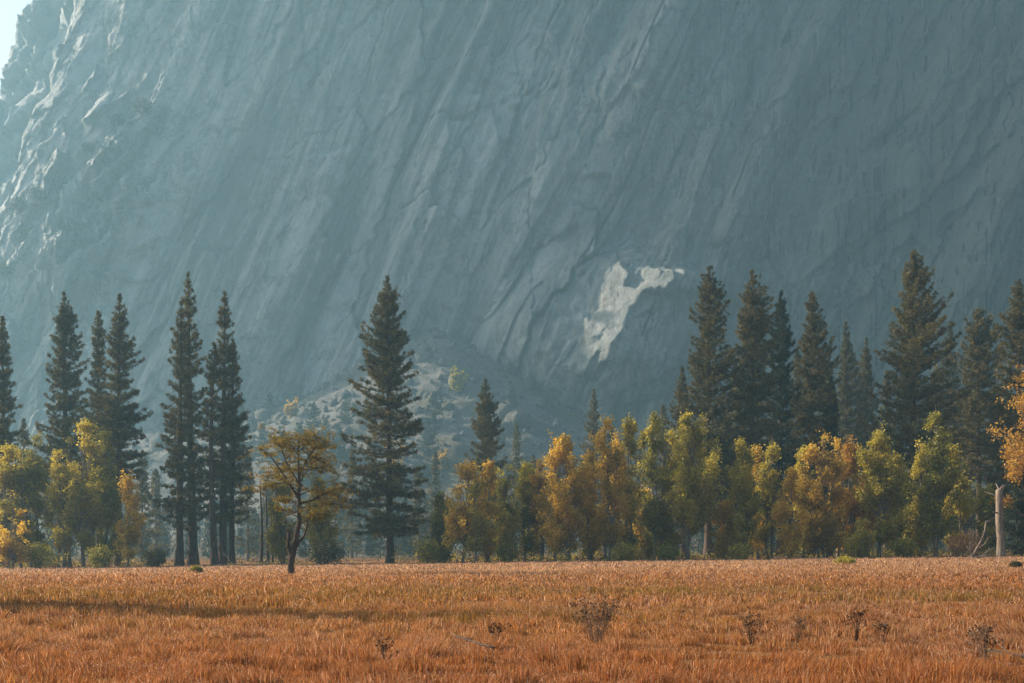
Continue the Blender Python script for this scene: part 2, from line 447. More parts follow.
def build_far_ridge():
    xs = np.arange(-800, -250, 2.0); zs = np.arange(0, 468, 2.0)
    X, Z = np.meshgrid(xs, zs)
    D = 960 + .12 * (Z - 400)
    u = 512 + F * X / D; v = HY - F * (Z - HC) / D
    e = np.interp(v, [-60, 0, 20, 40, 75, 120, 200, 400], [84, 60, 54, 40, 20, 4, -16, -60]) + 5 * fbm(v / 16, v * 0, 7, 3)
    over = np.clip(e - u, 0, None)
    s = u + .55 * v + 14 * fbm(u / 25, v / 25, 3, 3)
    f1, j1 = facets(s / 14, v / 46, 15); f2, j2 = facets(s / 5, v / 15, 16)
    p = 14 * (ridge(s / 22, v / 150, 9, 3) - .5) + 15 * f1 + 5 * f2 + 4 * fbm(u / 9, v / 12, 4, 3)
    Y = D - p + 3 * over + .03 * over ** 2 - .55 * (X + 440)
    V = np.stack([X, Y, Z], -1).reshape(-1, 3)
    o = mesh_np('far_ridge', V, grid_faces(len(xs), len(zs)), M['ridge'], smooth=True)
    tag(o, 'pale far granite ridge catching sun at the upper left', 'ridge', kind='structure')
build_far_ridge()

def talus_z(x, y):
    def cone(cx, cy, h, sl, seed):
        a = np.arctan2(y - cy, x - cx)
        r = np.hypot(x - cx, y - cy) * (1 + .12 * fbm(a * 2.2, a * 0, seed, 2))
        return h - sl * r
    wallx = np.asarray(x, float)
    c1 = cone(-47, 742, 140, .60, 3); c2 = cone(-150, 790, 118, .52, 5); c3 = cone(-300, 850, 110, .5, 7); c4 = cone(210, 640, 62, .5, 8)
    z = np.maximum(np.maximum(c1, c2), np.maximum(c3, c4))
    z = z + 7 * fbm(x / 45, y / 45, 11, 4) + 2.0 * fbm(x / 9, y / 9, 12, 3) + .8 * fbm(x / 3, y / 3, 13, 2)
    return z
def build_talus():
    xs = np.arange(-480, 330, 1.7); ys = np.arange(470, 900, 1.7)
    X, Y = np.meshgrid(xs, ys)
    Z = talus_z(X, Y); Z = np.maximum(Z, ground_z(X, Y) - 3)
    V = np.stack([X, Y, Z], -1).reshape(-1, 3)
    o = mesh_np('talus_slope', V, grid_faces(len(xs), len(ys)), M['rubble'], smooth=True)
    tag(o, 'bouldery scree fan heaped against the foot of the cliff', 'talus slope', kind='structure')
    rng = np.random.default_rng(5)
    # loose boulders too many to count
    ico = bpy.data.meshes.new('tmp'); import bmesh
    bm = bmesh.new(); bmesh.ops.create_icosphere(bm, subdivisions=1, radius=1); bm.verts.ensure_lookup_table()
    bv = np.array([v_.co[:] for v_ in bm.verts]); bf = np.array([[w.index for w in f.verts] for f in bm.faces]); bm.free()
    n = 5200
    x = rng.uniform(-330, 150, n); y = rng.uniform(520, 830, n); z = talus_z(x, y)
    keep = (z > ground_z(x, y) + 2) & (z > 12); x, y, z = x[keep], y[keep], z[keep]; n = len(x)
    sc = rng.lognormal(-.1, .8, n).clip(.4, 8)
    S = sc[:, None] * rng.uniform(.6, 1.2, (n, 3))
    jit = rng.uniform(.7, 1.2, (n, len(bv), 1))
    V = bv[None] * jit * S[:, None] + np.stack([x, y, z + sc * .25], -1)[:, None]
    Fc = (bf[None] + (np.arange(n) * len(bv))[:, None, None]).reshape(-1, 3)
    o = mesh_np('boulders', V.reshape(-1, 3), Fc, M['rubble'])
    tag(o, 'scattered pale grey boulders covering the scree slope', 'boulders', kind='stuff')
build_talus()

# ------------------------------------------------------------------ trees
def blades(cent, K, ln, wd, rng, up=.25, out=None, outw=.5):
    """K thin triangles fanning from each centre"""
    n = len(cent)
    D = rng.normal(size=(n, K, 3)); D /= np.linalg.norm(D, axis=2)[..., None]
    D[..., 2] += up
    if out is not None: D = D + out[:, None] * outw
    D /= np.linalg.norm(D, axis=2)[..., None]
    S = np.cross(D, rng.normal(size=(n, K, 3))); S /= np.linalg.norm(S, axis=2)[..., None] + 1e-9
    L = ln * rng.uniform(.7, 1.25, (n, K, 1)); 
    if np.ndim(wd): wd = wd[:, None, None]
    c = cent[:, None]
    base = c + D * L * .1
    A = base + S * wd; B = base - S * wd; T = c + D * L
    V = np.stack([A, B, T], 2).reshape(-1, 3)
    F_ = np.arange(len(V)).reshape(-1, 3)
    return V, F_

def make_pine(name, label, px, top, base, hw, d, cb=.22, seed=0, mat='needles', shape=.85, dens=1.0, bow=0.0, lean=0.0, trunk=1.0, group=None, cat='pine tree', far=False, x=None, height=None, droop=0.0, z0=None, kn=12, twoside=1.0):
    rng = np.random.default_rng(seed + 1000)
    if x is None: x = wx(px, d)
    if z0 is None: z0 = gz(x, d)
    H = height if height else (wz(top, d) - z0)
    R = hw / F * d * (1.10 if px > 640 else 1.0)
    root = thing(name, label, cat, (x, d, z0), group)
    # trunk
    tz = np.linspace(0, 1, 14)
    def axis(t):
        t = np.asarray(t, float)
        return np.stack([lean * H * t + bow * np.sin(np.pi * t) * H, 0 * t + .15 * np.sin(t * 5 + seed), H * t], -1)
    r0 = H * .0125 * trunk; lean = lean + .006 * math.sin(seed * 2.3)
    rad = r0 * (1 - tz) ** .75 * (1 + .5 * np.exp(-tz * 40)) + .02
    tb = MB(); P = axis(tz); P[0, 2] = -.4
    tb.tube(P, rad, 9 if not far else 6, jit=.08, rng=rng)
    nb = int(8.2 * H * dens * (1 - cb)) if not far else int(4.5 * H * dens * (1 - cb))
    t = np.sort(rng.uniform(0, 1, nb) ** .84)
    t = t + .006 * np.sin(t * H * 3.1)          # loose whorls
    t = np.clip(t, 0, .992)
    prof = (1 - t) ** shape * (.70 + .30 * sstep(0, .22, t)) + .05 * sstep(1.0, .9, t)
    clump = .78 + .32 * (vnoise(t * 14, t * 0 + seed, 3))
    az = np.arange(nb) * 2.39996 + rng.uniform(-.5, .5, nb)
    # irregular: some azimuth sectors are thinner
    irr = .66 + .56 * vnoise(az / 1.3, t * 11, seed + 5)
    L = R * prof * clump * irr * rng.uniform(.62, 1.2, nb) * 1.25
    L = L * (1 + .20 * np.cos(az - seed * 1.7 + 3 * t))
    L = np.maximum(L, .22 + np.minimum(.9, 7 * (1 - t)))
    elev = np.radians(-12 - droop + 58 * t ** 1.5 + rng.uniform(-15, 15, nb))
    org = axis(cb + (1 - cb) * t)
    hor = np.stack([np.cos(az), np.sin(az), 0 * az], -1)
    s = np.linspace(0, 1, 5)
    bend = .20 + .1 * rng.uniform(0, 1, nb)
    BP = org[:, None] + hor[:, None] * (L[:, None] * s * np.cos(elev)[:, None])[..., None]
    BP[..., 2] += L[:, None] * (np.sin(elev)[:, None] * s + bend[:, None] * (s ** 2.2))
    # limb tubes, three sided
    br = (.012 + .016 * L)[:, None] * (1 - .85 * s)[None]
    a = np.array([0, 2.1, 4.2]); side = np.stack([-np.sin(az), np.cos(az), 0 * az], -1)
    upv = np.array([0, 0, 1.])
    BV = BP[:, :, None] + br[..., None, None] * (np.cos(a)[None, None, :, None] * side[:, None, None] + np.sin(a)[None, None, :, None] * upv)
    n5 = 5 * 3; q = []
    for i in range(4):
        for j in range(3):
            a0 = i * 3 + j; a1 = i * 3 + (j + 1) % 3
            q += [(a0, a1, a1 + 3), (a0, a1 + 3, a0 + 3)]
    q = np.array(q)
    tb.add(BV.reshape(-1, 3), (q[None] + (np.arange(nb) * n5)[:, None, None]).reshape(-1, 3))
    # dead snags below the crown
    for k in range(int(4 + 10 * cb)):
        f = rng.uniform(.25 * cb, cb); aa = rng.uniform(0, 6.28); o0 = axis(np.array([f]))[0]
        ll = R * rng.uniform(.1, .35)
        tb.tube([o0, o0 + np.array([math.cos(aa) * ll, math.sin(aa) * ll, -.1 * ll])], [.05, .015], 3)
    tb.build('trunk', M['bark_pine'], root)
    # needle tufts along each limb's flat spray
    per = np.maximum(4, (L * (8.0 if not far else 3.4)).astype(int))
    idx = np.repeat(np.arange(nb), per); n = len(idx)
    ss = 1 - .86 * rng.uniform(0, 1, n) ** 1.35
    lat = rng.uniform(-1, 1, n) * .34 * L[idx] * (1.15 - ss) ** .8 * twoside
    ce = org[idx] + hor[idx] * (L[idx] * ss * np.cos(elev[idx]))[:, None] + side[idx] * lat[:, None]
    ce[:, 2] += L[idx] * (np.sin(elev[idx]) * ss + bend[idx] * ss ** 2.2) + rng.normal(0, .12, n) + .05
    topk = rng.uniform(.95, 1.0, 16); ce = np.vstack([ce, axis(topk) + rng.normal(0, .04, (16, 3))]); 
    out = np.vstack([hor[idx] * .7, np.tile([0, 0, 1.], (16, 1))])
    ln = .47 if not far else .90
    tt = np.concatenate([t[idx], np.full(16, .97)]); ln = (ln * (.5 + .5 * sstep(.0, .14, 1 - tt)))[:, None, None]
    V, F_ = blades(ce, kn if not far else 6, ln,   .046 if not far else .13, rng, .45, out, .45)
    k = kn if not far else 6
    cv = np.clip(.42 + .09 * math.sin(seed * 3.7) + .22 * rng.normal(size=len(ce)), 0, 1)
    va = np.repeat(cv, k * 3)
    mesh_np('crown', V, F_, M[mat], root, {'vary': va})
    return root

def make_broadleaf(name, label, px, top, base, hw, d, tone='leaf_olive', seed=0, stems=2, lean=0.0, cb=.12, dens=1.0, leaf=.16, shape='oval', group=None, cat='tree', x=None, height=None, pale=False, second=None, gap=.46, z0=None):
    rng = np.random.default_rng(seed + 5000)
    if x is None: x = wx(px, d)
    if z0 is None: z0 = gz(x, d)
    H = height if height else (wz(top, d) - z0)
    R = hw / F * d * 1.16
    root = thing(name, label, cat, (x, d, z0), group)
    tb = MB(); CE = []; OUT = []
    for si in range(stems):
        sa = rng.uniform(0, 6.28); spread = R * (.42 if stems > 1 else 0)
        hs = H * (1 if si == 0 else rng.uniform(.72, .93))
        off = np.array([math.cos(sa) * spread, math.sin(sa) * spread, 0]) if si else np.zeros(3)
        ph = rng.uniform(0, 6)
        def axis(t, off=off, hs=hs, ph=ph, si=si):
            t = np.asarray(t, float)
            o = np.stack([lean * hs * (t - .5 * t * t), 0 * t, hs * t], -1) + off * (.25 + .75 * np.sqrt(t))[:, None]
            o[:, 0] += .012 * hs * np.sin(t * 7 + ph); o[:, 1] += .012 * hs * np.sin(t * 6 + ph * 2); return o
        tz = np.linspace(0, 1, 11); P = axis(tz); P[0, 2] = -.3
        tb.tube(P, (H * .0125 / (1 + .28 * (stems - 1))) * (1 - tz) ** .8 * (1 + .4 * np.exp(-tz * 30)) + .012, 7, jit=.08, rng=rng)
        nb = int(92 * dens / (1 + .30 * (stems - 1)) * (H / 16) ** .5)
        t = rng.uniform(0, 1, nb); f = cb + (.99 - cb) * t
        if shape == 'oval': prof = (np.sin(np.pi * np.clip(t * .80 + .16, 0, 1)) ** .75)
        elif shape == 'cone': prof = (1 - t) ** .75 * (.6 + .4 * sstep(0, .25, t)) + .06
        else: prof = np.sqrt(np.clip(1 - (t * 1.25 - .55) ** 2 / .62, .02, 1))
        az = np.arange(nb) * 2.39996 + rng.uniform(-.6, .6, nb)
        irr = .42 + .95 * vnoise(az / 1.1 + 9, f * 7, seed + 3 + si)
        L = np.maximum((R if stems == 1 else R * .70) * prof * irr * rng.uniform(.75, 1.2, nb), .45)
        el = np.radians(rng.uniform(30, 62, nb) + 18 * t)
        og = axis(f); hor = np.stack([np.cos(az), np.sin(az), 0 * az], -1)
        dirv = hor * np.cos(el)[:, None] + np.array([0, 0, 1.]) * np.sin(el)[:, None]
        Lb = L / np.cos(el) ** .6
        og[:, 2] -= np.minimum(Lb * np.sin(el) * .75, og[:, 2] * .7)
        for k in range(nb):
            s = np.linspace(0, 1, 4)
            Pb = og[k] + dirv[k] * (Lb[k] * s)[:, None]; Pb[:, 2] += -.06 * Lb[k] * s ** 2
            tb.tube(Pb, (.012 + .012 * Lb[k]) * (1 - .8 * s), 3, cap=False)
        per = np.maximum(4, (Lb * 5.4 * dens).astype(int))
        idx = np.repeat(np.arange(nb), per); n = len(idx)
        ss = rng.uniform(.22, 1.06, n)
        ce = og[idx] + dirv[idx] * (Lb[idx] * ss)[:, None] + rng.normal(0, .20, (n, 3)) * (1 + .25 * Lb[idx])[:, None] * .7
        CE.append(ce); OUT.append(hor[idx])
    ce = np.vstack(CE)
    ce = ce[ce[:, 2] > .25]
    # leaf sprays: drop whole clumps so that gaps stay open
    g = vnoise(ce[:, 0] / 1.7 + 31.7 + seed, ce[:, 2] / 1.25 + ce[:, 1] / 2.1, seed)
    ce = ce[g > gap]
    tb.build('trunk', M['bark_pale' if pale else 'bark_leafy'], root)
    K = 12; n = len(ce)
    pos = ce[:, None] + rng.normal(0, .30, (n, K, 3)) * np.array([1, 1, .85])
    D = rng.normal(size=(n, K, 3)); D /= np.linalg.norm(D, axis=2)[..., None]
    S = np.cross(D, rng.normal(size=(n, K, 3))); S /= np.linalg.norm(S, axis=2)[..., None]
    sz = leaf * rng.uniform(.6, 1.3, (n, K, 1))
    V = np.stack([pos - D * sz, pos + S * sz * .7, pos + D * sz, pos - S * sz * .7], 2).reshape(-1, 3)
    Fq = np.arange(len(V)).reshape(-1, 4)
    lump = vnoise(ce[:, 0] / 1.9 + 3, ce[:, 2] / 2.3 + ce[:, 1] / 2, seed + 77)  # leaf tone by clump, widened to put sunlit brightness into the colour
    cv = .2 + .62 * lump + .12 * rng.normal(size=n)
    va = np.repeat(np.clip(cv[:, None] + .12 * rng.normal(size=(n, K)), 0, 1).ravel(), 4)
    mesh_np('crown', V, Fq, M[tone], root, {'vary': va})
    return root

GP = 'tall pines along the far edge of the meadow'
# name-less rows: label, px, top, base, half width, distance, options
PINES = [
 ('dark pine cut by the left edge of the photo', 3, 317, 566, 24, 178, dict(cb=.12)),
 ('broad-based pine behind the olive trees, second tall pine from the left', 66, 293, 566, 30, 188, dict(cb=.15, shape=.8)),
 ('slim shorter pine tucked against the left of a taller pine behind the gold tree', 99, 311, 566, 20, 190, dict(cb=.2, dens=.85)),
 ('tall pine rising just left of the small bright gold tree', 118, 295, 566, 32, 180, dict(cb=.28, droop=4)),
 ('straight pine with a thick bare trunk, left edge of the tall clump', 179, 301, 567, 26, 172, dict(cb=.13, lean=.008, trunk=1.15, dens=.6)),
 ('tallest pine of the left clump, with a greyer thick trunk', 193, 273, 566, 24, 178, dict(cb=.16, lean=-.012, trunk=1.2, dens=.6)),
 ('lower pine whose dark trunk bows to the left inside the clump', 215, 345, 567, 17, 170, dict(cb=.3, bow=-.016, trunk=1.25, dens=.5)),
 ('pointed tall pine on the right of the left clump', 223, 292, 566, 25, 174, dict(cb=.16, trunk=1.15, dens=.6)),
 ('shorter pine against the right side of the left clump', 232, 340, 566, 21, 176, dict(cb=.16, trunk=1.0, dens=.74)),
 ('big lone pine with layered branches down to its base', 390, 277, 564, 45, 175, dict(cb=.10, shape=.72, droop=7, trunk=1.05, lean=-.004)),
 ('compact dark pine standing behind the small gold trees in mid photo', 486, 380, 560, 24, 225, dict(cb=.1, shape=.7)),
 ('hazy grey pine just left of the tallest gold grove', 593, 390, 560, 19, 300, dict(cb=.1, dens=.8)),
 ('tall narrow pine standing over the right end of the middle grove', 708, 267, 558, 36, 190, dict(cb=.14, shape=.7)),
 ('shoulder-high pine leaning against the left of the tall narrow pine', 683, 368, 558, 20, 215, dict(cb=.1)),
 ('pine with a brown sunlit side, first of the close trio on the right', 753, 272, 558, 31, 192, dict(cb=.15, shape=.68)),
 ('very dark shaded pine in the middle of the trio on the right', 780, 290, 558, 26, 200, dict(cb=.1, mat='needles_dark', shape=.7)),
 ('rounded pine at the right end of the close trio', 811, 293, 558, 28, 196, dict(cb=.12, shape=.66)),
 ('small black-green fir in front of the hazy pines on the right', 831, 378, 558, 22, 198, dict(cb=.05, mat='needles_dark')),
 ('hazy pine with a blunt tip between the trio and the giant', 847, 322, 558, 24, 255, dict(cb=.1)),
 ('hazy shorter pine touching the left side of the giant pine', 866, 338, 558, 20, 262, dict(cb=.1)),
 ('giant broad pine, the tallest on the right', 912, 251, 557, 46, 184, dict(cb=.08, shape=.68, trunk=1.1)),
 ('pale hazy pine peeping out right of the giant', 951, 322, 557, 22, 275, dict(cb=.1)),
 ('warm brown pine with a bare mid trunk near the right edge', 979, 310, 557, 30, 205, dict(cb=.3, shape=.6)),
 ('tall pine cut by the right edge above the orange oak', 1019, 279, 557, 32, 186, dict(cb=.14, shape=.7)),
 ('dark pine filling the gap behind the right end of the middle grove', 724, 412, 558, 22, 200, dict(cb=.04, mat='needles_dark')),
]
for k, (lab, px, top, base, hw, d, kw) in enumerate(PINES):
    make_pine('fir_tree' if ' fir ' in lab else 'pine_tree', lab, px, top, base, hw, d, seed=k * 13, group=GP, **kw)

GB = 'autumn leaf trees along the meadow edge'
LEAFY = [
 ('olive yellow tree cut by the left edge of the photo', 6, 442, 20, 168, 'leaf_olive', dict(stems=2)),
 ('dull olive tree second from the left edge', 36, 433, 24, 172, 'leaf_green', dict(stems=2)),
 ('olive tree with a low crown between two taller olive trees', 60, 452, 18, 166, 'leaf_olive', dict(stems=2)),
 ('tallest olive tree of the left grove with a thin straight trunk', 82, 423, 22, 167, 'leaf_olive', dict(stems=1, cb=.2)),
 ('rusty olive tree right of the tallest in the left grove', 106, 432, 17, 171, 'leaf_green', dict(stems=2)),
 ('small bright gold tree at the right end of the left grove', 129, 473, 12, 164, 'leaf_gold', dict(stems=1)),
 ('low yellow bushy tree at the foot of the left grove', 12, 505, 22, 160, 'leaf_gold', dict(stems=3, cb=.02)),
 ('pale olive tree behind the old crooked tree', 285, 470, 20, 178, 'leaf_olive', dict(stems=2)),
 ('gold olive tree right behind the old crooked tree', 318, 478, 22, 172, 'leaf_olive', dict(stems=2)),
 ('olive bushy tree between the lone pine and the gold trees', 440, 490, 14, 172, 'leaf_green', dict(stems=2, cb=.04)),
 ('gold tree with a pale leaning trunk right of the lone pine', 461, 461, 21, 164, 'leaf_gold', dict(stems=1, lean=.16, cb=.15)),
 ('narrow bright yellow tree below the compact dark pine', 488, 462, 14, 166, 'leaf_gold', dict(stems=2)),
 ('olive gold tree right of the narrow bright yellow tree', 507, 464, 15, 169, 'leaf_olive', dict(stems=2)),
 ('shady olive brown tree in the low middle grove', 524, 462, 17, 172, 'leaf_green', dict(stems=2)),
 ('dark trunked tree with an orange tuft on top, beside a gap', 541, 461, 15, 170, 'leaf_orange', dict(stems=2, cb=.3)),
 ('spreading gold tree with a slanting trunk, left end of the tall grove', 571, 434, 25, 162, 'leaf_gold', dict(stems=1, lean=-.10, cb=.08, dens=1.35)),
 ('tall orange gold tree with a rounded top in the tall grove', 607, 417, 21, 164, 'leaf_gold', dict(stems=2)),
 ('slender olive tree with a spiky top in the tall grove', 631, 409, 15, 167, 'leaf_olive', dict(stems=2, shape='cone')),
 ('dark olive tree with two tips in the middle of the tall grove', 655, 413, 20, 168, 'leaf_green', dict(stems=2)),
 ('leafy tree with a thick dark trunk, right end of the tall grove', 689, 414, 26, 163, 'leaf_olive', dict(stems=1, lean=.03, cb=.22, dens=1.2)),
 ('low golden tree at the foot of the dark gap pine', 724, 500, 17, 165, 'leaf_gold', dict(stems=3, cb=.03)),
 ('round topped green gold tree right of the dark gap', 744, 438, 21, 163, 'leaf_olive', dict(stems=2)),
 ('green gold tree with an upswept right tip', 771, 433, 16, 166, 'leaf_olive', dict(stems=2)),
 ('young gold tree in front of the broad orange gold tree', 790, 468, 16, 160, 'leaf_gold', dict(stems=2, lean=.06)),
 ('broad orange gold tree below the close pine trio', 822, 430, 28, 164, 'leaf_gold', dict(stems=3)),
 ('orange tipped tree touching the broad orange gold tree on its right', 850, 436, 15, 167, 'leaf_orange', dict(stems=2)),
 ('olive gold tree with a straight pale trunk left of the giant pine', 880, 424, 22, 163, 'leaf_olive', dict(stems=1, cb=.18, dens=1.2)),
 ('shorter tree with a rusty side directly below the giant pine', 898, 452, 15, 166, 'leaf_olive', dict(stems=2)),
 ('tall green tree in front of the giant pine on its right', 938, 405, 24, 162, 'leaf_green', dict(stems=1, cb=.12, dens=1.35, shape='cone')),
 ('thin olive tree right of the tall green tree', 961, 455, 15, 165, 'leaf_olive', dict(stems=2)),
 ('low leafy bush tree between the orange tipped tree and its olive neighbour', 862, 520, 15, 160, 'leaf_olive', dict(stems=3, cb=.03)),
 ('dark olive tree in the shade behind the dead pale trunk', 985, 470, 18, 176, 'leaf_green', dict(stems=2)),
 ('yellow leaved tree low behind the tall grove', 643, 490, 20, 176, 'leaf_gold', dict(stems=3, cb=.03)),
 ('olive undertree between the spreading gold tree and the orange gold tree', 592, 480, 15, 174, 'leaf_olive', dict(stems=2, cb=.05)),
 ('dim green undertree behind the olive gold tree left of the giant', 915, 470, 18, 176, 'leaf_green', dict(stems=2, cb=.05)),
 ('thin gold sapling just right of the tree with the pale leaning trunk', 476, 476, 10, 162, 'leaf_olive', dict(stems=1)),
 ('slim olive tree directly behind the narrow bright yellow tree', 497, 470, 12, 175, 'leaf_green', dict(stems=1)),
 ('slim shaded tree left of the orange tufted tree', 533, 468, 12, 176, 'leaf_olive', dict(stems=1)),
 ('slender yellow green tree left of the spreading gold tree', 555, 452, 12, 170, 'leaf_olive', dict(stems=1, shape='cone')),
 ('slender gold tree between the spreading gold tree and the rounded tall one', 588, 436, 13, 169, 'leaf_gold', dict(stems=1, shape='cone')),
 ('slim gold tree between the rounded top and the spiky top', 619, 430, 12, 172, 'leaf_gold', dict(stems=1)),
 ('slim yellow olive tree right of the spiky top', 643, 432, 12, 174, 'leaf_olive', dict(stems=1, shape='cone')),
 ('feathery yellow tree left of the thick dark trunk in the tall grove', 672, 428, 14, 170, 'leaf_olive', dict(stems=1)),
 ('slender green gold tree between the dark gap and the upswept right tip', 758, 446, 12, 170, 'leaf_gold', dict(stems=1, shape='cone')),
 ('slender yellow tree at the left shoulder of the broad orange gold tree', 804, 448, 13, 170, 'leaf_olive', dict(stems=1)),
 ('feathery gold tree at the right shoulder of the broad orange gold tree', 838, 440, 13, 172, 'leaf_gold', dict(stems=1, shape='cone')),
 ('feathery olive tree just left of the straight pale trunk', 866, 446, 12, 171, 'leaf_gold', dict(stems=1)),
 ('slim olive tree left of the tall green tree', 921, 440, 12, 170, 'leaf_olive', dict(stems=1, shape='cone')),
 ('slim yellow tree between the tall green tree and the thin olive tree', 951, 446, 12, 171, 'leaf_olive', dict(stems=1)),
 ('slim gold green tree between the two left-edge olive trees', 21, 446, 13, 170, 'leaf_olive', dict(stems=1)),
 ('slim olive tree left of the tallest in the left grove', 70, 436, 12, 173, 'leaf_olive', dict(stems=1, shape='cone')),
 ('slim dull tree right of the tallest in the left grove', 94, 436, 11, 174, 'leaf_green', dict(stems=1)),
]
for k, (lab, px, top, hw, d, tone, kw) in enumerate(LEAFY):
    make_broadleaf('leaf_tree', lab, px, top, 560, hw, d, tone, seed=k * 7 + 3, group=GB, **kw)

# orange oak whose limb enters the frame on the right
make_broadleaf('oak_tree', 'orange leaved oak reaching in from the right edge above the pale dead trunk', 1050, 372, 556, 44, 150, 'leaf_orange', seed=91, stems=1, cb=.25, dens=1.1, shape='round', cat='oak tree', leaf=.16, gap=.47)
make_pine('fir_tree', 'young green fir at the right edge beside the pale dead trunk', 1021, 462, 556, 17, 152, cb=.02, seed=301, mat='needles_dark', dens=1.3, cat='fir tree', group='young firs')

# pines far behind the meadow edge, in the haze
MID = [
 (142, 452, 260, 12, 'hazy pine in the gap right of the small bright gold tree'),
 (156, 470, 300, 11, 'faint blue pine left of the tall clump, above the round bush'),
 (24, 420, 260, 16, 'hazy pine behind the dull olive tree on the left'),
 (248, 452, 280, 13, 'hazy slim pine right of the left clump'),
 (268, 476, 330, 11, 'faint pine above the bare poles right of the left clump'),
 (335, 470, 300, 13, 'hazy pine between the old crooked tree and the lone pine'),
 (352, 452, 330, 12, 'faint pine behind the left branches of the lone pine'),
 (418, 468, 290, 12, 'hazy pine just right of the lone pine'),
 (435, 452, 360, 10, 'faint blue pine above the olive bushy tree by the lone pine'),
 (516, 425, 350, 14, 'pale hazy pine right of the compact dark pine'),
 (533, 455, 330, 11, 'faint pine over the orange tufted tree'),
 (557, 470, 280, 13, 'hazy pine in the gap left of the spreading gold tree'),
 (612, 428, 300, 14, 'hazy pine behind the tall orange gold tree'),
 (640, 440, 270, 14, 'hazy pine behind the slender spiky olive tree'),
 (664, 405, 290, 15, 'hazy pine between the tall grove and the shoulder-high pine'),
 (737, 360, 270, 18, 'hazy pine between the tall narrow pine and the trio'),
 (797, 350, 265, 18, 'hazy pine behind the gap in the close trio'),
 (828, 350, 280, 16, 'hazy pine behind the small black-green fir'),
 (886, 372, 270, 18, 'hazy pine under the left branches of the giant'),
 (935, 360, 265, 18, 'hazy pine under the right branches of the giant'),
 (965, 372, 285, 16, 'hazy pine between the giant and the warm brown pine'),
 (998, 352, 262, 18, 'hazy pine between the warm brown pine and the right edge pine'),
]
for k, (px, top, d, hw, lab) in enumerate(MID):
    make_pine('pine_tree', lab, px, top, 560, hw, d, cb=.06, seed=400 + k * 3, group='hazy pines behind the meadow edge', far=True)

# the wood at the cliff foot, too far and too many to count
def far_wood():
    rng = np.random.default_rng(12)
    tb = MB(); Vs = []; Fs = []; As = []; off = 0
    n = 420
    y = rng.uniform(320, 520, n); x = rng.uniform(-1, 1, n) * (.46 * y); x[::7] = rng.uniform(30, 220, len(x[::7]))
    for i in range(n):
        z = gz(x[i], y[i]); h = rng.uniform(6, 19) * (1.25 if x[i] > 40 else 1); R = h * rng.uniform(.13, .2)
        tb.tube([[x[i], y[i], z - .3], [x[i], y[i], z + h]], [h * .012, .03], 4)
        m = int(34 + 5 * h); t = rng.uniform(.06, 1, m); a = rng.uniform(0, 6.28, m)
        r = R * (1 - t) ** .8 * rng.uniform(.3, 1.1, m)
        ce = np.stack([x[i] + np.cos(a) * r, y[i] + np.sin(a) * r, z + h * t], -1)
        V, F_ = blades(ce, 7, 1.0, .17, rng, .1, np.stack([np.cos(a), np.sin(a), 0 * a - .2], -1), .6)
        Vs.append(V); Fs.append(F_ + off); off += len(V); As.append(np.repeat(np.clip(.4 + .2 * rng.normal(size=m), 0, 1), 21))
    tb.add(np.vstack(Vs), np.vstack(Fs), np.concatenate(As))
    o = tb.build('far_wood', M['needles_dark'])
    tag(o, 'hazy far belt of conifer wood along the cliff foot', 'wood', kind='stuff')
far_wood()

# conifers on the scree
SCREE = [
 (240, 404, 14, 'hazy fir above the left end of the pale boulder slope'), (262, 425, 11, 'hazy fir low on the left end of the pale boulder slope'),
 (283, 432, 12, 'grey fir right above the old crooked tree'), (300, 424, 12, 'tallest pointed grey fir of the boulder slope group'),
 (314, 402, 10, 'upper small fir on the pale boulder slope'), (326, 418, 12, 'grey fir in the middle of the boulder slope group'),
 (340, 428, 12, 'grey fir on the boulder slope touching the lone pine'), (312, 446, 13, 'lowest grey fir of the boulder slope group'),
 (346, 394, 9, 'small fir high on the slope left of the lone pine'), (512, 386, 10, 'bushy dark fir at the top of the gully under the cliff'),
 (435, 392, 9, 'small grey fir on the scree right of the lone pine'), (428, 420, 12, 'hazy fir low on the scree right of the lone pine'),
 (270, 392, 8, 'tiny fir on the upper rim of the pale boulder slope'), (553, 440, 10, 'small fir at the lower right end of the scree'),
]
def talus_at(px, py):
    best = None
    for d in np.arange(500, 860, 2.0):
        x = wx(px, d); z = float(talus_z(np.array([x]), np.array([d]))[0])
        if z > gz(x, d) and HY - (z - HC) / d * F < py: return x, d, z
        if z > gz(x, d) - 3: best = (x, d, z)
    return best or (wx(px, 540), 540.0, gz(wx(px, 540), 540))
for k, (px, top, hw, lab) in enumerate(SCREE):
    h_px = hw * 3.4
    x, d, z = talus_at(px, top + h_px)
    make_pine('fir_tree', lab, px, top, 0, hw, d, cb=.03, seed=500 + k, group='firs on the scree slope', far=True, x=x, height=h_px / F * d, cat='fir tree', mat='needles_dark', z0=z - .3)
for px, py, hw, lab, tn in [(457, 386, 8, 'lone round yellow tree high on the scree slope', 'leaf_olive'), (396, 466, 9, 'pale yellow tree low behind the right branches of the lone pine', 'leaf_gold'),
                            (291, 412, 6, 'small yellow bush tree among the grey firs of the boulder slope', 'leaf_gold'), (442, 464, 7, 'small yellow tree in haze above the olive bushy tree', 'leaf_gold')]:
    x, d, z = talus_at(px, py + hw)
    make_broadleaf('leaf_tree', lab, px, 0, 0, hw, d, tn, seed=int(px), stems=1, cb=.05, shape='round', x=x, height=hw * 2.3 / F * d, group='yellow trees on the scree slope', leaf=.4, z0=z - .3)

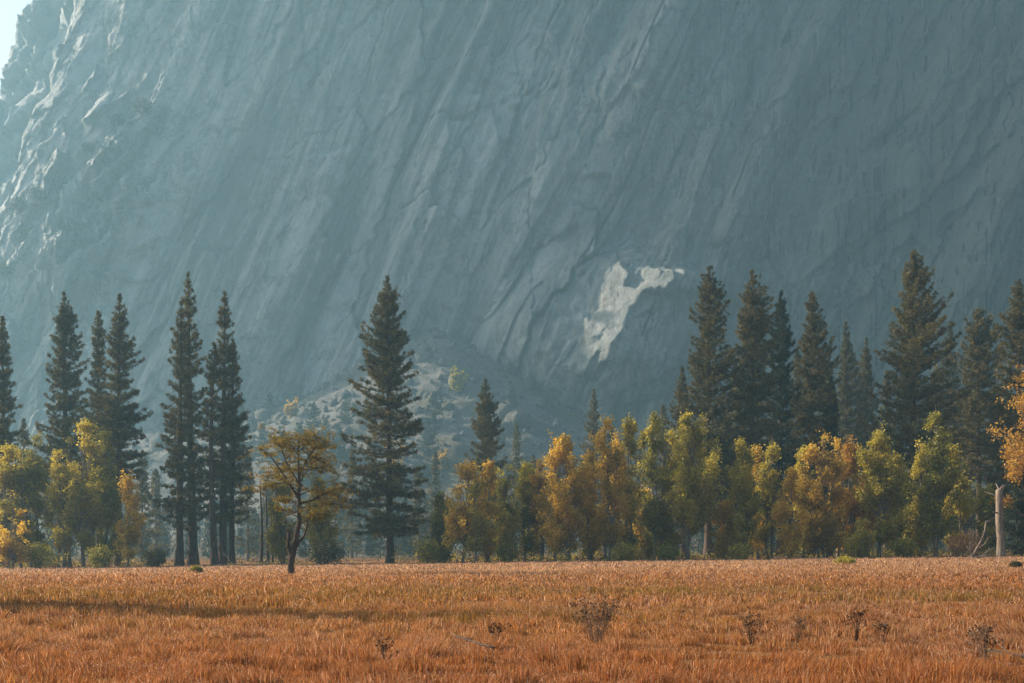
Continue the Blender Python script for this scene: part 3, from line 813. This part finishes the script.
# shrubs on the ledges of the wall
def make_shrub(name, label, x, y, z, R, H, mat, seed, group=None, leaf=.12, n=160, cat='shrub', stemmat='twig', K=10):
    rng = np.random.default_rng(seed)
    root = thing(name, label, cat, (x, y, z), group)
    tb = MB(); ends = []
    for k in range(9):
        a = rng.uniform(0, 6.28); r = R * rng.uniform(.2, .8)
        e = np.array([math.cos(a) * r, math.sin(a) * r, H * rng.uniform(.5, .9)])
        tb.tube([[0, 0, -.1 * H], e * [.35, .35, .55], e], [.02 * H, .013 * H, .005 * H], 4); ends.append(e)
    tb.build('stems', M[stemmat], root)
    u = rng.normal(size=(n, 3)); u /= np.linalg.norm(u, axis=1)[:, None]
    rad = rng.uniform(.45, 1, n)[:, None]
    lob = .75 + .4 * vnoise(np.arctan2(u[:, 1], u[:, 0]) * 1.3 + 4, u[:, 2] * 2, seed)
    ce = u * rad * lob[:, None] * np.array([R, R, H * .5]) + np.array([0, 0, H * .5])
    ce[:, 2] = np.maximum(ce[:, 2], .03 * H)
    pos = ce[:, None] + rng.normal(0, R * .1, (n, K, 3))
    D = rng.normal(size=(n, K, 3)); D /= np.linalg.norm(D, axis=2)[..., None]
    S = np.cross(D, rng.normal(size=(n, K, 3))); S /= np.linalg.norm(S, axis=2)[..., None]
    sz = leaf * rng.uniform(.6, 1.3, (n, K, 1))
    V = np.stack([pos - D * sz, pos + S * sz * .7, pos + D * sz, pos - S * sz * .7], 2).reshape(-1, 3)
    va = np.repeat(np.clip(.45 + .25 * rng.normal(size=(n, K)), 0, 1).ravel(), 4)
    mesh_np('foliage', V, np.arange(len(V)).reshape(-1, 4), M[mat], root, {'vary': va})
    return root
for k, (px, py, r, lab) in enumerate([
    (145, 109, 10, 'topmost olive bush on the sunlit ledge of the cliff'), (120, 122, 7, 'small olive bush just below the topmost ledge bush'),
    (90, 150, 7, 'dim bush left of the sunlit ribs of the cliff'), (64, 187, 11, 'round bush on the cliff shelf left of the sunlit ribs'),
    (42, 197, 10, 'wide bush on the shelf between the round bush and the cliff edge'), (22, 208, 10, 'olive bush on the shelf nearest the left edge'),
    (30, 238, 8, 'low bush under the left end of the cliff shelf'), (8, 272, 8, 'bush at the left edge above the pale patch of rock'),
    (106, 160, 7, 'small bush between the two sunlit ribs of the cliff')]):
    x, d, z = cliff_at(px, py)
    R = r / F * d
    make_shrub('ledge_bush', lab, x, d - R * .9, z - R * .7, R, R * 1.5, 'leaf_dark', 600 + k, 'bushes on the cliff ledges', leaf=.5, n=150, K=8)

# bushes along the meadow edge
for k, (px, by, r, h, d, mat, lab, leaf) in enumerate([
    (155, 568, 12, 20, 158, 'leaf_dark', 'round dark green bush left of the tall pine clump', .13),
    (326, 563, 19, 26, 160, 'leaf_dark', 'wide dark bush behind the old crooked tree', .13),
    (428, 563, 13, 28, 160, 'leaf_green', 'olive bush right of the lone pine trunk', .13),
    (196, 578, 7, 8, 100, 'leaf_green', 'small olive bush out on the grass before the pine clump', .06),
    (845, 566, 11, 7, 118, 'leaf_olive', 'flat green bush out on the grass below the orange tipped tree', .07),
    (972, 557, 13, 30, 152, 'leaf_red', 'reddish bare bush left of the pale dead trunk', .06),
    (957, 557, 11, 26, 156, 'leaf_red', 'reddish brown bush under the thin olive tree', .06),
    (1016, 571, 6, 8, 95, 'leaf_dark', 'small dark bush on the grass at the right edge', .05),
    (508, 562, 11, 20, 163, 'leaf_green', 'low olive bush under the olive gold tree in the low middle grove', .12),
    (740, 560, 12, 18, 158, 'leaf_olive', 'low yellow green bush under the round topped green gold tree', .12),
    (40, 566, 16, 28, 160, 'leaf_green', 'low olive bush at the foot of the dull olive tree', .12),
    (100, 566, 14, 24, 160, 'leaf_green', 'low dark bush at the foot of the rusty olive tree', .12),
    (625, 561, 16, 20, 160, 'leaf_olive', 'low bush at the foot of the slender spiky olive tree', .12),
    (905, 558, 14, 22, 158, 'leaf_green', 'low bush at the foot of the giant pine', .12),
    (666, 560, 12, 18, 160, 'leaf_green', 'low bush left of the thick dark trunk in the tall grove', .12)]):
    x = wx(px, d)
    make_shrub('bush', lab, x, d, gz(x, d), r / F * d, h / F * d, mat, 700 + k, 'bushes along the meadow edge', leaf=leaf, n=220)

# ------------------------------------------------------------------ brush nobody could count
def leaf_clumps(name, label, ce, K, sig, sz, mat, seed):
    rng = np.random.default_rng(seed); n = len(ce)
    sig = np.broadcast_to(sig, (n,))[:, None, None]; szz = np.broadcast_to(sz, (n,))[:, None, None]
    pos = ce[:, None] + rng.normal(0, 1, (n, K, 3)) * sig * [1, 1, .8]
    D = rng.normal(size=(n, K, 3)); D /= np.linalg.norm(D, axis=2)[..., None]
    S = np.cross(D, rng.normal(size=(n, K, 3))); S /= np.linalg.norm(S, axis=2)[..., None]
    q = szz * rng.uniform(.6, 1.3, (n, K, 1))
    V = np.stack([pos - D * q, pos + S * q * .6, pos + D * q, pos - S * q * .6], 2).reshape(-1, 3)
    va = np.repeat(np.clip(.45 + .22 * rng.normal(size=(n, 1)) + .12 * rng.normal(size=(n, K)), 0, 1).ravel(), 4)
    o = mesh_np(name, V, np.arange(len(V)).reshape(-1, 4), M[mat], None, {'vary': va})
    return tag(o, label, name.replace('_', ' '), kind='stuff')
def brush():
    rng = np.random.default_rng(31)
    for name, label, mat, n, sd in [('undergrowth', 'low tangled olive undergrowth below the trees at the meadow edge', 'leaf_olive', 2600, 1), ('dry_brush', 'reddish dry brush and leaf litter under the trees', 'leaf_red', 2000, 2), ('dark_brush', 'dark green brush in the shade between the tree trunks', 'leaf_dark', 2600, 3)]:
        px = rng.uniform(-20, 1050, n); d = rng.uniform(157, 215, n) if sd < 3 else rng.uniform(170, 250, n)
        open_ = bump1(px, 205, 80) + bump1(px, 365, 50)
        keep = (rng.uniform(0, 1, n) > open_ * .97) & (vnoise(px / 16, d / 6, 60 + sd) > .42)
        px, d = px[keep], d[keep]; x = (px - 512) / F * d
        hmax = (.3 + 2.4 * vnoise(px / 22, d / 9, 70 + sd) ** 2) * (1.2 if sd == 3 else 1)
        z = ground_z(x, d) + hmax * rng.uniform(.05, 1, len(px))
        leaf_clumps(name, label, np.stack([x, d, z], -1), 12, .35, .13, mat, 80 + sd)
    n = 620; x = rng.uniform(-330, 150, n); y = rng.uniform(520, 820, n); g = vnoise(x / 40, y / 40, 91)
    z = talus_z(x, y); k = (z > ground_z(x, y) + 3) & (g > .45); x, y, z = x[k], y[k], z[k]
    sc = rng.uniform(.5, 2.2, len(x))
    leaf_clumps('scree_scrub', 'dark scrub bushes dotted over the scree slope', np.stack([x, y, z + sc * .7], -1), 26, sc * .6, .42, 'leaf_dark', 99)
brush()

# ------------------------------------------------------------------ old crooked tree out on the grass
def old_tree():
    d = 90.0; x0 = wx(290, d); z0 = gz(x0, d)
    root = thing('crooked_tree', 'old crooked tree with a flat golden crown standing alone on the grass', 'tree', (x0, d, z0))
    rng = np.random.default_rng(44)
    def p(px, py, dy=0): return np.array([wx(px, d) - x0, dy, (576 - py) / F * d])
    tb = MB()
    def path(pts, r0, r1, sides=8):
        pts = np.array([p(*a) for a in pts]); n = 4 * len(pts)
        t = np.linspace(0, len(pts) - 1, n)
        P = np.stack([np.interp(t, np.arange(len(pts)), pts[:, i]) for i in range(3)], -1)
        for _ in range(2): P[1:-1] = (P[:-2] + 2 * P[1:-1] + P[2:]) / 4
        P[1:-1] += rng.normal(0, .03, (n - 2, 3))
        tb.tube(P, np.linspace(r0, r1, n), sides, jit=.12, rng=rng); return P
    limbs = []
    P = path([(290, 580), (291, 562), (295, 545), (299, 525), (299, 505), (300, 480), (298, 455), (299, 438)], .27, .04, 10); limbs.append((P[20:], 1.0))
    path([(291, 556, 0), (288, 545, -.1), (289, 535, -.1), (287, 530, -.15)], .17, .07)       # broken stub
    path([(293, 550), (300, 540, .4), (305, 533, .5), (307, 520, .6)], .16, .05)
    for pts, r, w in [
        ([(299, 500), (288, 480, -.4), (276, 462, -.8), (264, 450, -1.1)], .13, 1.0),
        ([(299, 497), (283, 479, .5), (270, 474, .9), (256, 480, 1.2)], .09, .9),
        ([(301, 504), (315, 500, -.3), (330, 492, -.6), (347, 487, -.9)], .12, 1.1),
        ([(301, 508), (318, 505, .6), (333, 503, 1.0), (345, 505, 1.2)], .07, .7),
        ([(300, 475), (308, 460, -.6), (318, 449, -1.0), (328, 446, -1.3)], .09, 1.0),
        ([(300, 470), (312, 456, .6), (322, 462, 1.1), (334, 474, 1.6)], .08, 1.0),
        ([(299, 462), (289, 450, .5), (279, 442, .9), (270, 440, 1.2)], .08, 1.0),
        ([(298, 455), (291, 444, -.6), (284, 436, -1.1)], .06, .9),
        ([(299, 448), (306, 439, .5), (314, 434, .8)], .05, .9),
        ([(299, 452), (310, 444, -.9), (322, 440, -1.5)], .05, 1.0),
        ([(300, 485), (292, 470, -1.0), (288, 455, -2.0), (284, 447, -2.6)], .08, .9),
        ([(300, 482), (306, 468, 1.0), (312, 452, 2.2), (314, 444, 2.8)], .08, .9),
        ([(299, 492), (289, 484, -1.2), (277, 486, -1.8), (266, 494, -2.1)], .06, 1.0),
        ([(301, 495), (312, 488, 1.2), (324, 490, 1.9), (335, 498, 2.3)], .06, 1.0),
        ([(300, 478), (312, 472, -1.6), (322, 470, -2.4), (330, 472, -2.8)], .06, 1.0),
        ([(300, 488), (290, 474, 1.6), (280, 466, 2.4), (272, 468, 2.8)], .06, 1.0),
        ([(301, 510), (313, 512, -1.0), (325, 516, -1.6)], .04, .7),
        ([(299, 508), (288, 500, 1.0), (276, 500, 1.6)], .04, .7),
        ([(300, 520), (290, 512, -.4), (279, 510, -.7)], .05, .5),
        ([(300, 525), (312, 518, -.2), (322, 520, -.4)], .05, .6)]:
        P = path(pts, r * .78, .018, 6); limbs.append((P[len(P) // 3:], w))
    for k in range(46):                                                        # fine dead twigs round the trunk
        a = p(rng.uniform(291, 301), rng.uniform(505, 556)); e = a + np.array([rng.uniform(-1.3, 1.5), rng.uniform(-1, 1), rng.uniform(-.6, .5)])
        tb.tube([a, (a + e) / 2 + [0, 0, .1], e], [.022, .014, .006], 3)
    ce = []
    for P, w in limbs:
        for k in range(int(23 * w)):
            i = rng.integers(0, len(P)); b = P[i]
            e = b + np.array([rng.normal(0, .75), rng.normal(0, .75), rng.normal(.10, .28)]) * w
            tb.tube([b, (b + e) / 2 + [0, 0, .04], e], [.02, .012, .005], 3, cap=False)
            m = rng.integers(4, 10); s = rng.uniform(.3, 1.1, (m, 1))
            ce.append(b + (e - b) * s + rng.normal(0, .13, (m, 3)) * [1, 1, .6])
    ce = np.vstack(ce)
    tb.build('trunk', M['bark_pine'], root)
    V, F_ = blades(ce, 9, .22, .022, rng, .4)
    va = np.repeat(np.clip(.5 + .22 * rng.normal(size=len(ce)), 0, 1), 27)
    mesh_np('crown', V, F_, M['needles_gold'], root, {'vary': va})
old_tree()

# ------------------------------------------------------------------ dead trunk, bare poles, fallen wood
def snag():
    d = 150.0; x0 = wx(1001, d); z0 = gz(x0, d); rng = np.random.default_rng(9)
    root = thing('dead_tree', 'pale weathered dead tree trunk standing at the right edge', 'dead tree', (x0, d, z0))
    tb = MB(); hs = np.linspace(0, 68 / F * d, 12)
    P = np.stack([-.28 * hs / hs[-1] + .05 * np.sin(hs), 0 * hs, hs], -1); P[0, 2] = -.3
    tb.tube(P, np.linspace(.50, .43, 12) * (1 + .35 * np.exp(-hs * 1.5)), 12, jit=.10, rng=rng)
    tb.build('trunk', M['bark_pale'], root)
    for az, h, L, e in [(2.8, 7.5, 2.0, .5), (.4, 8.2, 1.6, .8), (3.6, 5.5, 1.3, .3), (1.8, 8.4, 1.3, 1.0), (5.5, 8.3, 1.2, 1.1)]:
        o = np.array([-.2, 0, h]); dv = np.array([math.cos(az) * math.cos(e), math.sin(az) * math.cos(e), math.sin(e)])
        lb = MB(); lb.tube([o, o + dv * L * .5, o + dv * L + [0, 0, -.15]], [.16, .1, .04], 6)
        lb.build('limb', M['bark_pale'], root)
snag()

def poles():
    for k, (px, top, lab) in enumerate([(261, 482, 'leftmost bare pole trunk right of the pine clump'), (267, 495, 'thickest bare pole trunk, in the middle of the three'), (272, 490, 'thin bare pole trunk, rightmost of the three')]):
        d = 185.0 + 4 * k; x0 = wx(px, d); z0 = gz(x0, d); rng = np.random.default_rng(60 + k)
        root = thing('dead_pine', lab, 'dead tree', (x0, d, z0), 'bare pole trunks')
        H = wz(top, d) - z0; tb = MB(); hs = np.linspace(0, 1, 9)
        tb.tube(np.stack([.012 * H * np.sin(hs * 4 + k), 0 * hs, hs * H - .2], -1), [.30, .34, .24][k] * (1 - .7 * hs), 7, jit=.08, rng=rng)
        tb.build('trunk', M['bark_pine'], root)
        for q in range(16):
            h = H * rng.uniform(.3, .97); a = rng.uniform(0, 6.28); L = rng.uniform(.3, 1.1)
            lb = MB(); lb.tube([[0, 0, h], [math.cos(a) * L, math.sin(a) * L, h + .1]], [.04, .012], 3)
            lb.build('dead_limb', M['bark_pine'], root)
poles()

def dead_branch(name, label, px, d, L, H, seed, n=26, mat='wood_grey', spread=1.0, group=None, thick=.05, cat='branch', ground=.0):
    x0 = wx(px, d); z0 = gz(x0, d); rng = np.random.default_rng(seed)
    o = MB()
    def limb(a, dv, ln, r, lev):
        P = [a]; dvv = dv.copy()
        for k in range(4):
            dvv = dvv + rng.normal(0, .22, 3); dvv /= np.linalg.norm(dvv); P.append(P[-1] + dvv * ln / 4)
        P = np.array(P); P[:, 2] = np.maximum(P[:, 2], .02)
        o.tube(P, np.linspace(r, r * .35, 5), 5 if lev == 0 else 3)
        if lev < 2:
            for k in range(4 if lev == 0 else 3):
                b = P[rng.integers(1, 5)]; nd = dvv + rng.normal(0, .75, 3); nd[2] = abs(nd[2]) * .8; nd /= np.linalg.norm(nd)
                limb(b, nd, ln * rng.uniform(.35, .65), r * .5, lev + 1)
    for k in range(max(1, n // 8)):
        a = np.array([rng.uniform(-.3, .3) * L * spread, rng.uniform(-.3, .3) * L, .05]); an = rng.uniform(-.35, .35) + (math.pi if k % 2 else 0)
        el = math.atan2(H, L) * rng.uniform(.2, 1.2)
        limb(a, np.array([math.cos(an) * math.cos(el), math.sin(an) * .6, math.sin(el)]), L * rng.uniform(.6, 1.0), thick, 0)
    ob = o.build(name, M[mat]); ob.location = (x0, d, z0)
    tag(ob, label, cat, group)
dead_branch('fallen_branch', 'tangle of fallen grey branches left of the pale dead trunk', 977, 140, 3.2, 1.4, 3, 30, 'bark_pale', thick=.09)
dead_branch('upright_branch', 'tall bare forked dead limb leaning left of the pale dead trunk', 981, 148, 5.5, 9.0, 8, 8, 'bark_pale', thick=.14)
dead_branch('fallen_branch', 'grey fallen branch at the foot of the pine clump', 243, 170, 3.5, .8, 4, 16, 'wood_grey', thick=.08)
dead_branch('bare_shrub', 'bare pale twigs sticking up at the lower right corner', 1018, 19.0, 1.1, .95, 15, 30, 'wood_grey', thick=.012, cat='shrub')

def stick():
    o = MB(); rng = np.random.default_rng(2); d = 18.6
    a = np.array([wx(452, d), d + .3, gz(wx(452, d), d) + .42]); b = np.array([wx(494, 17.6), 17.4, gz(0, 17.4) + .34])
    t = np.linspace(0, 1, 8)[:, None]; P = a + (b - a) * t + rng.normal(0, .012, (8, 3)) - a
    o.tube(P, np.linspace(.011, .019, 8), 6, jit=.15, rng=rng); o.tube([P[3], P[3] + [.12, .02, .1]], [.008, .003], 4); o.tube([P[5], P[5] + [-.05, .04, .12]], [.008, .003], 4)
    ob = o.build('stick', M['bark_pine']); ob.location = a
    tag(ob, 'dark fallen stick lying in the grass at the bottom middle', 'stick')
stick()

# ------------------------------------------------------------------ rail fences
def fence(label, px0, px1, d, hgt=1.15):
    x0 = wx(px0, d); x1 = wx(px1, d); zc = gz((x0 + x1) / 2, d); rng = np.random.default_rng(int(px0))
    root = thing('rail_fence', label, 'fence', ((x0 + x1) / 2, d, zc), 'rail fences behind the trees')
    n = max(2, int(round((x1 - x0) / 2.6)) + 1); xs = np.linspace(x0, x1, n)
    hx = (x0 + x1) / 2
    for k, x in enumerate(xs):
        z = gz(x, d) - zc; b = MB(); b.tube([[x - hx, 0, z - .3], [x - hx + rng.normal(0, .02), 0, z + hgt * .6], [x - hx, 0, z + hgt]], [.10, .09, .085], 7, jit=.1, rng=rng)
        b.build('post', M['wood_grey'], root)
    for k in range(n - 1):
        for h in (.45, .85):
            b = MB(); za = gz(xs[k], d) - zc; zb = gz(xs[k + 1], d) - zc
            b.tube([[xs[k] - hx, -.08, za + h], [(xs[k] + xs[k + 1]) / 2 - hx, -.08, (za + zb) / 2 + h - .03], [xs[k + 1] - hx, -.08, zb + h + rng.normal(0, .03)]], [.06, .065, .055], 6, jit=.1, rng=rng)
            b.build('rail', M['wood_grey'], root)
fence('weathered rail fence between the wide dark bush and the lone pine', 346, 378, 200)
fence('rail fence just right of the lone pine trunk', 400, 426, 202)
fence('long low rail fence behind the bare pole trunks', 226, 288, 196, .9)

# ------------------------------------------------------------------ dry weeds standing in the grass
def weed(label, px, by, h_px, w_px, d, seed, n=16):
    x0 = wx(px, d); z0 = gz(x0, d); rng = np.random.default_rng(seed)
    H = h_px / F * d + .2; R = w_px / F * d
    tb = MB(); heads = []
    for k in range(n):
        a = rng.uniform(0, 6.28); r = R * rng.uniform(0, 1) ** .6; hh = H * rng.uniform(.62, 1.0)
        e = np.array([math.cos(a) * r, math.sin(a) * r, hh]); m = e * [.45, .45, .55] + rng.normal(0, .02, 3)
        tb.tube([[e[0] * .15, e[1] * .15, 0], m, e], [.006, .004, .003], 4)
        for q in range(5):
            s = rng.uniform(.45, 1.0); b = m + (e - m) * s if s > .5 else e * s
            f = b + np.array([rng.normal(0, .09), rng.normal(0, .09), rng.uniform(.03, .14)])
            tb.tube([b, f], [.003, .002], 3); heads += [f] if q < 3 else []
        heads.append(e)
    ce = np.array(heads); V, F_ = blades(ce, 9, .036, .009, rng, .2)
    va = np.repeat(np.clip(rng.beta(1.2, 1.6, len(ce)), 0, 1), 27)
    if n < 16:                                                     # a few thin stalks: one mesh
        tb.add(V, F_, va); o = tb.build('dry_weed', M['weed']); o.location = (x0, d, z0)
        return tag(o, label, 'weed', 'dry weeds in the meadow')
    root = thing('dry_weed', label, 'weed', (x0, d, z0), 'dry weeds in the meadow')
    tb.build('stems', M['twig'], root)
    mesh_np('seed_heads', V, F_, M['weed'], root, {'vary': va})
for args in [
    ('broad dry weed bush with pale seed heads in the middle foreground', 596, 647, 36, 24, 21.5, 1, 46),
    ('tall dry weed, left of the row of weeds on the right', 752, 640, 20, 9, 22.5, 2, 14),
    ('short dry weed between the two taller weeds on the right', 798, 638, 14, 7, 23, 3, 9),
    ('narrow dark dry weed with heads on top, tallest on the right', 856, 640, 22, 7, 22.5, 4, 14),
    ('low leaning dry weed right of the tallest one', 882, 642, 12, 7, 22, 5, 9),
    ('thin dry weed at the bottom edge near the fallen stick', 384, 680, 16, 5, 17.2, 6, 7),
    ('dark dry weed clump at the lower right beside the bare twigs', 985, 668, 22, 16, 18.6, 7, 24),
    ('faint dry stalks in the grass left of the fallen stick', 496, 650, 14, 6, 21, 8, 8),
    ('lone thin stalk far out on the grass below the spreading gold tree', 562, 578, 14, 1, 78, 9, 3),
    ('pair of thin stalks far out on the grass below the orange gold tree', 596, 577, 13, 2, 80, 10, 4)]:
    weed(*args)

# ------------------------------------------------------------------ grass
def build_grass():
    rng = np.random.default_rng(77)
    Vs, Fs, Cs = [], [], []; off = 0
    pal = dict(straw=np.array([.64, .40, .21]), orange=np.array([.50, .20, .045]), olive=np.array([.25, .165, .028]), rust=np.array([.33, .105, .038]), pink=np.array([.68, .42, .27]), brown=np.array([.15, .058, .028]))
    for (d0, d1, dens, wd, hh) in [(13.5, 24, 3000, .0048, .215), (24, 36, 1300, .0078, .22), (36, 60, 420, .015, .23), (60, 100, 140, .025, .21), (100, 182, 44, .042, .19)]:
        half = .50
        n = int(dens * half * (d1 ** 2 - d0 ** 2) * (1 + 4 / (half * (d0 + d1) / 2)))
        y = np.sqrt(rng.uniform(d0 ** 2, d1 ** 2, n)); x = rng.uniform(-1, 1, n) * (half * y + 4)
        # thin and thick places, grass standing in tufts
        dn = fbm(x / .7, y / .7, 3, 3) + .6 * fbm(x / 4, y / 4, 4, 2); keep = rng.uniform(0, 1, n) < .55 + 1.2 * dn
        x, y = x[keep], y[keep]; n = len(x)
        k = vnoise(x / 5, y / 3.2, 14); tuft = vnoise(x / .45, y / .45, 19); z = ground_z(x, y) - .02
        h = hh * (.35 + .55 * k + .75 * sstep(.45, .9, tuft)) * rng.uniform(.4, 1.3, n)
        # species zones
        v = 551 + 2100 / y
        nz = fbm(x / 9, y / 3.5, 21, 4); n2 = fbm(x / 3.0, y / 1.6, 22, 3); n3 = fbm(x / 16, y / 7, 23, 3)
        w = {}
        w['straw'] = .14 + 1.9 * sstep(62, 120, y) + .8 * np.clip(n2, 0, 1)
        w['orange'] = 1.0 + .9 * nz + 0 * y
        w['olive'] = 1.5 * bump1(y, 47, 14) * sstep(-.25, .35, n3 + .25 * bump1(x, -8, 16)) + 1.5 * bump1(y, 27.5, 4.5) * sstep(-.1, .4, nz) + .08
        w['rust'] = 1.0 * (1 - sstep(16, 25, y)) + .9 * sstep(.05, .45, n2) * (1 - sstep(70, 110, y)) + .15
        w['pink'] = .22 + .9 * sstep(75, 140, y) + .7 * bump1(y, 21.5, 2.0) * sstep(-.2, .3, n2)
        w['brown'] = .20 + 4.0 * sstep(.05, .4, n3) * (bump1(y, 35, 4) + bump1(y, 24, 3) + .6 * bump1(y, 19, 1.5)) + .5 * sstep(.2, .5, fbm(x / 1.1, y / .8, 31, 2))
        keys = list(w); Wt = np.stack([np.clip(w[q], 0, None) for q in keys], -1); Wt /= Wt.sum(1)[:, None]
        cum = np.cumsum(Wt, 1); pick = (rng.uniform(0, 1, n)[:, None] > cum).sum(1).clip(0, len(keys) - 1)
        P = np.stack([pal[q] for q in keys])
        mean = Wt @ P
        col = (.62 * P[pick] + .38 * mean) * rng.uniform(.4, 1.4, n)[:, None]
        a = rng.uniform(0, 6.28, n) * .5 + 6.28 * fbm(x / 2.5, y / 2.5, 41, 2); bend = h * (.75 * rng.uniform(.05, .9, n) ** 1.5 + .3 * sstep(.25, .6, fbm(x / 1.6, y / 1.6, 42, 2)))
        ww = wd * rng.uniform(.7, 1.5, n)
        sa = rng.uniform(-.9, .9, n)
        sx, sy = np.cos(sa) * ww, np.sin(sa) * ww
        bx, by = np.cos(a) * bend, np.sin(a) * bend
        A = np.stack([x - sx, y - sy, z], -1); B = np.stack([x + sx, y + sy, z], -1)
        Cm = np.stack([x + bx * .35 - sx * .8, y + by * .35 - sy * .8, z + h * .6], -1); Dm = np.stack([x + bx * .35 + sx * .8, y + by * .35 + sy * .8, z + h * .6], -1)
        T = np.stack([x + bx, y + by, z + h], -1)
        V = np.stack([A, B, Dm, Cm, T], 1).reshape(-1, 3)
        i = np.arange(n)[:, None, None] * 5
        Fc = (i + np.array([[0, 1, 2], [0, 2, 3], [3, 2, 4]])[None]).reshape(-1, 3)
        Vs.append(V); Fs.append(Fc + off); off += len(V)
        Cc = np.repeat(col[:, None], 5, 1); Cc[:, 4] *= 1.2
        Cs.append(Cc.reshape(-1, 3))
        # seed heads on some stalks
        sel = rng.uniform(0, 1, n) < (.10 + .35 * sstep(.5, .8, vnoise(x / 1.4, y / .8, 51))) * .8
        Tp = T[sel]; ns = len(Tp); sz = (ww[sel] * rng.uniform(.9, 2.0, ns))[:, None]
        D = rng.normal(size=(ns, 3)); D /= np.linalg.norm(D, axis=1)[:, None]; S = np.cross(D, rng.normal(size=(ns, 3))); S /= np.linalg.norm(S, axis=1)[:, None]
        V2 = np.stack([Tp - D * sz, Tp + S * sz, Tp + D * sz * 1.6 + [0, 0, .01]], 1).reshape(-1, 3)
        Vs.append(V2); Fs.append(np.arange(len(V2)).reshape(-1, 3) + off); off += len(V2)
        hc = np.where(rng.uniform(0, 1, (ns, 1)) < .55, np.array([[.62, .40, .28]]), np.array([[.16, .07, .035]])) * rng.uniform(.6, 1.2, (ns, 1))
        Cs.append(np.repeat(hc, 3, 0))
    o = mesh_np('grass', np.vstack(Vs), np.vstack(Fs), M['grass'], colattr=np.clip(np.vstack(Cs), 0, .85))
    tag(o, 'dry orange and straw coloured meadow grass covering the whole foreground', 'grass', kind='stuff')
    print('grass blades', off // 5)
build_grass()

# the shadow of a pine just off the left of the frame
make_pine('pine_tree', 'pine just beyond the left frame edge that throws the long meadow shadow', 0, 0, 0, 128, 45.6, cb=.10, seed=777, group=GP, x=-48.6, height=26.0, dens=2.4, shape=.62)

# ------------------------------------------------------------------ air
def haze():
    x0, x1, y0, y1, z0, z1 = -1750, 1750, -140, 1650, -8, 474
    V = np.array([[x, y, z] for z in (z0, z1) for y in (y0, y1) for x in (x0, x1)], float)
    Fq = [[0, 2, 3, 1], [4, 5, 7, 6], [0, 1, 5, 4], [2, 6, 7, 3], [0, 4, 6, 2], [1, 3, 7, 5]]
    t = NT('haze'); p = t.n('VolumePrincipled')
    p.inputs['Color'].default_value = (.40, .74, .94, 1); p.inputs['Density'].default_value = HAZE; p.inputs['Anisotropy'].default_value = .35
    t.l(p.outputs[0], t.out.inputs['Volume'])
    o = mesh_np('haze', V, np.array(Fq), t.m); o['kind'] = 'stuff'; o['label'] = 'pale blue haze filling the valley in front of the cliff'
HAZE = .00030
if not os.environ.get('NOHAZE'): haze()

# ------------------------------------------------------------------ light, camera, render
w = bpy.data.worlds.new('World'); C.world = w; w.use_nodes = True
nt = w.node_tree; bg = nt.nodes['Background']
sk = nt.nodes.new('ShaderNodeTexSky'); sk.sky_type = 'NISHITA'; sk.sun_disc = False; sk.dust_density = 4.5; sk.ozone_density = 1.0
sk.sun_elevation = RAD(SUN_EL); sk.sun_rotation = RAD(SUN_AZ)
bg.inputs[1].default_value = .10; nt.links.new(sk.outputs[0], bg.inputs[0])
sl = bpy.data.lights.new('sun', 'SUN'); sl.energy = 5.0; sl.angle = RAD(.5); sl.color = (1, .85, .68)
so = bpy.data.objects.new('sun', sl); COL.objects.link(so); so.rotation_euler = (RAD(90 - SUN_EL), 0, RAD(180 - SUN_AZ))
so.location = (-60, 20, 60)

cam = bpy.data.cameras.new('camera'); co = bpy.data.objects.new('camera', cam); COL.objects.link(co)
cam.sensor_width = 36; cam.lens = F / 1024 * 36; cam.shift_y = (HY - 341.5) / 1024
cam.clip_start = .1; cam.clip_end = 6000
co.location = (0, 0, HC); co.rotation_euler = (RAD(90), 0, 0); C.camera = co

C.view_settings.view_transform = 'Standard'; C.view_settings.look = 'None'; C.view_settings.gamma = 1; C.view_settings.use_curve_mapping = False
C.view_settings.exposure = 1.02
C.cycles.max_bounces = 10; C.cycles.diffuse_bounces = 5; C.cycles.transmission_bounces = 4; C.cycles.volume_bounces = 2
C.cycles.use_denoising = True
